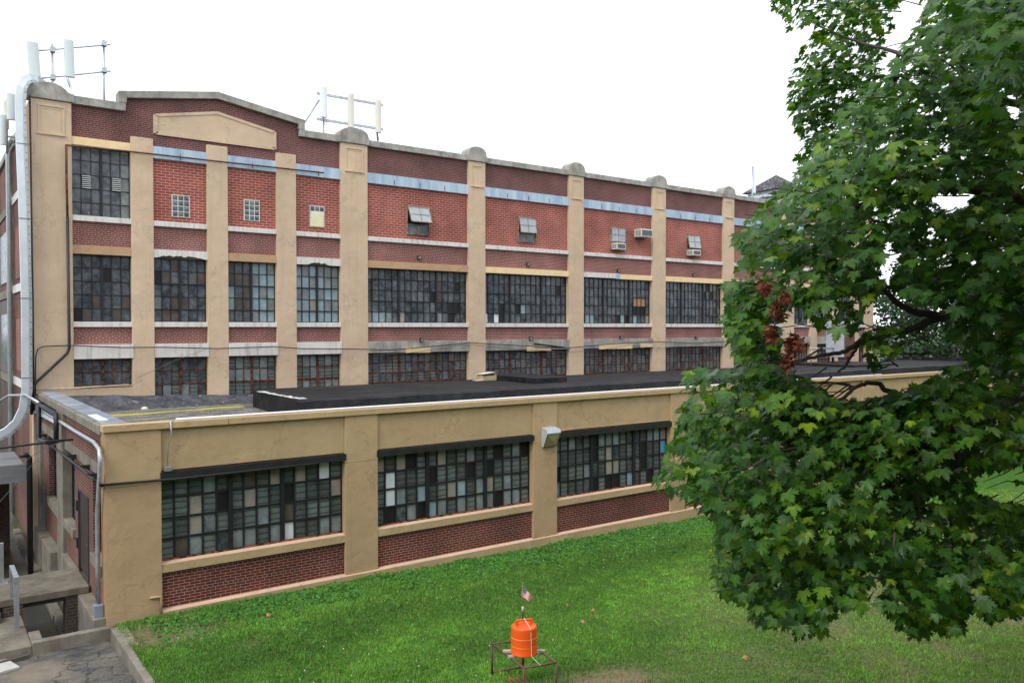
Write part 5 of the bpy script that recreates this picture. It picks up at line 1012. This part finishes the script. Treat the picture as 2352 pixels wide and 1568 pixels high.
# limbs
MB().tube([(TX, TY, -.6), (TX, TY, .6), (TX - .05, TY + .05, 4), (TX, TY + .1, 8), (TX + .1, TY, 12), (TX, TY, 16)], [.46, .36, .31, .27, .19, .08], 14).build('trunk', m_bark, mp_)
def limb(pp, r0, r1):
    pts = [atd(*p) for p in pp]; fine = []
    for i in range(len(pts) - 1):
        p0, p1, p2, p3 = pts[max(i - 1, 0)], pts[i], pts[i + 1], pts[min(i + 2, len(pts) - 1)]
        for k in range(5): f = k / 5; fine.append(.5 * (2 * p1 + (p2 - p0) * f + (2 * p0 - 5 * p1 + 4 * p2 - p3) * f * f + (3 * p1 - p0 - 3 * p2 + p3) * f ** 3) + Vector((rnd.gauss(0, .004), rnd.gauss(0, .004), rnd.gauss(0, .004))))
    fine.append(pts[-1]); n = len(fine); return MB().tube(fine, [r0 + (r1 - r0) * i / (n - 1) for i in range(n)], 9).build('branch', m_bark, mp_)
limb([(2760, 1100, 9.6), (2500, 930, 8.6), (2352, 903, 7.8), (2259, 937, 7.5), (2205, 951, 7.3)], .13, .05)
limb([(2259, 937, 7.5), (2205, 951, 7.3), (2165, 921, 7.2), (2130, 918, 7.15), (2094, 930, 7.1)], .05, .038)
limb([(2094, 930, 7.1), (2060, 905, 7.05), (2030, 893, 7.0), (2018, 881, 7.0), (1990, 880, 6.95), (1964, 891, 6.9), (1935, 915, 6.85), (1906, 932, 6.8), (1860, 925, 6.7), (1800, 930, 6.6), (1700, 960, 6.5)], .026, .006)
limb([(2094, 930, 7.1), (2070, 935, 7.0), (2045, 951, 6.9), (2000, 980, 6.8), (1900, 1010, 6.7), (1780, 1040, 6.5)], .030, .008)
limb([(2094, 930, 7.1), (2090, 960, 7.05), (2084, 989, 7.0), (2090, 1030, 6.9), (2096, 1080, 6.9), (2110, 1160, 6.8), (2120, 1250, 6.8)], .026, .008)
limb([(2000, 920, 6.9), (1960, 940, 6.9), (1930, 950, 6.9), (1895, 965, 6.85), (1880, 970, 6.85)], .020, .024)
limb([(2760, 800, 9.6), (2450, 760, 8.4), (2300, 735, 7.8), (2178, 725, 7.2)], .10, .045)
limb([(2178, 725, 7.2), (2140, 722, 7.1), (2097, 714, 7.0), (2066, 697, 6.9), (2020, 660, 6.8), (1960, 620, 6.8), (1850, 560, 6.7)], .04, .010)
limb([(2178, 725, 7.2), (2140, 737, 7.1), (2110, 749, 7.0), (2060, 765, 6.9), (2015, 775, 6.8), (1985, 780, 6.75), (1967, 790, 6.7), (1945, 805, 6.7), (1926, 811, 6.7), (1890, 815, 6.6), (1864, 822, 6.6), (1800, 830, 6.4), (1760, 800, 6.3), (1730, 730, 6.3), (1700, 640, 6.2)], .032, .006)
limb([(1975, 785, 6.9), (1960, 812, 6.85), (1940, 840, 6.8), (1925, 855, 6.8)], .014, .008)
limb([(2760, 600, 9.6), (2450, 500, 8.2), (2351, 458, 7.6), (2285, 440, 7.3), (2142, 428, 7.0), (2050, 450, 6.9), (1950, 480, 6.8), (1850, 500, 6.7)], .08, .012)
limb([(2760, 660, 9.6), (2450, 540, 8.4), (2351, 513, 7.8), (2274, 524, 7.5), (2200, 560, 7.3)], .09, .02)
limb([(2760, 500, 9.6), (2500, 260, 8.6), (2351, 238, 8.0), (2250, 225, 7.6), (2130, 150, 8.2), (2060, 120, 8.8), (1980, 100, 9.2), (1880, 60, 9.4)], .05, .010)
limb([(2066, 120, 8.8), (2055, 160, 8.9), (2045, 240, 9.0), (2000, 280, 9.2), (1930, 260, 9.4), (1870, 300, 9.5)], .025, .008)
limb([(2178, 960, 7.4), (2200, 1050, 7.3), (2180, 1150, 7.2), (2190, 1250, 7.2)], .03, .01)
tb = MB(); Call = np.concatenate([p[5] for p in parts[:6]])
for k in rng.choice(len(Call), min(420, len(Call)), replace=False):
    c_ = Vector(Call[k]); d = Vector((TX, TY, c_.z + .4)) - c_; d.normalize(); L_ = rnd.uniform(.25, .6); e = c_ + d * L_ + Vector((0, 0, rnd.uniform(-.1, .12)))
    tb.tube([c_ - d * .1, c_ + d * L_ * .5 + Vector((rnd.gauss(0, .03), rnd.gauss(0, .03), rnd.gauss(0, .03))), e], [.003, .006, .009], 5, caps=False)
tb.build('twigs', m_twig, mp_)['kind'] = 'stuff'
for (pts) in ([(1840, 420 - 190, 9.4), (1822, 212, 9.4), (1808, 208, 9.4)], [(1838, 245, 9.4), (1815, 262, 9.4), (1800, 268, 9.4)]):
    MB().tube([atd(*p) for p in pts], [.006, .004, .003], 5).build('branch', m_twig, mp_)

# ------------------------------------------------------------------ fallen leaves on the lawn
fl_def = [(613, 1420, 'brown', 'left of the barrel near the annex'), (1302, 1386, 'pale tan', 'right of the flag'), (1360, 1396, 'tan', 'right of the flag, second from it'), (1336, 1422, 'orange brown', 'closest to the orange barrel on its right'), (1420, 1362, 'brown', 'just below the middle of the annex'), (1708, 1502, 'brown', 'below the maple'), (1741, 1385, 'rust', 'left of the lowest maple spray'), (1630, 1255, 'tan', 'in front of the last visible brick panel')]
src = None
for k, (px, py, colr, where) in enumerate(fl_def):
    p = dir_(px, py, -.1); p.z = float(gz(p.x, p.y)) + .05
    if src is None:
        src = leaf_mesh('fallen_leaf', np.zeros((1, 3)), np.array([[.2, -.5, .8]]), np.array([[1., .3, 0]]), np.array([.17]), np.array([.9]), simple('fallen_leaf_brown', (.38, .17, .07), .7, var=.3, sc=20), None, curl=1.1); o = src
    else: o = src.copy(); S.collection.objects.link(o)
    o.location = p; o.rotation_euler = (rnd.uniform(-.3, .3), rnd.uniform(-.3, .3), rnd.uniform(0, 6)); tag(o, f'{colr} fallen leaf on the grass {where}', 'leaf', 'fallen leaves on the lawn')

# ------------------------------------------------------------------ trees beyond the factory
def far_tree(x, y, z, h, rad, seed, label, leafsz=.42, n=7000):
    r = np.random.default_rng(seed); root = thing('tree', (x, y, z), label, 'tree', 'trees beyond the factory')
    MB().tube([(x, y, z - .5), (x + .1, y, z + h * .3), (x, y + .1, z + h * .7)], [rad * .09, rad * .07, rad * .03], 8).build('trunk', m_bark, root)
    nc = 60; cc = r.normal(size=(nc, 3)); cc /= np.linalg.norm(cc, axis=1)[:, None]; cc *= r.uniform(.45, 1.0, nc)[:, None] * np.array([rad, rad, h * .42]); cc += np.array([x, y, z + h * .56])
    cr = r.uniform(.16, .30, nc) * rad; ci = r.integers(0, nc, n); d = r.normal(size=(n, 3)); d /= np.linalg.norm(d, axis=1)[:, None]; p = cc[ci] + d * (cr[ci] * r.uniform(.6, 1.05, n))[:, None]
    nn = d + r.normal(size=(n, 3)) * .5 + np.array([0, 0, .5]); nn /= np.linalg.norm(nn, axis=1)[:, None]; a = np.cross(nn, r.normal(size=(n, 3))); a /= np.linalg.norm(a, axis=1)[:, None]; b_ = np.cross(nn, a); s_ = leafsz * r.uniform(.5, 1.1, n)[:, None]
    V = np.stack([p - a * s_ * .5, p + b_ * s_ * .35 - a * s_ * .1, p + a * s_ * .55, p - b_ * s_ * .35 + a * s_ * .05], 1)
    np_mesh('crown', V.reshape(-1, 3), np.arange(n * 4), 4, m_wood_leaf, root, [('rnd', 'FLOAT', np.repeat(r.random(n), 4))])
far_tree(68, 32, -.9, 13.5, 5.5, 1, 'dark dense tree right behind the far end of the annex roof')
far_tree(70, 24, -.9, 12.5, 5.0, 2, 'rounded tree showing between the maple branches, over the black roof end')
far_tree(77, 39, -.9, 15, 6, 3, 'taller pale tree top seen beside the end of the factory')
far_tree(66, 17, -.9, 12, 5, 4, 'bushy tree at the edge of the lawn, right of the annex end')
far_tree(62, 10, -.9, 13, 5.5, 5, 'broad tree beyond the lawn behind the maple limbs')
far_tree(60, 1, -.9, 14, 6, 6, 'tree at the far right beyond the lawn', n=6000)
far_tree(80, 28, -.9, 13, 6, 7, 'tree in the second row behind the dark dense tree', n=6000)
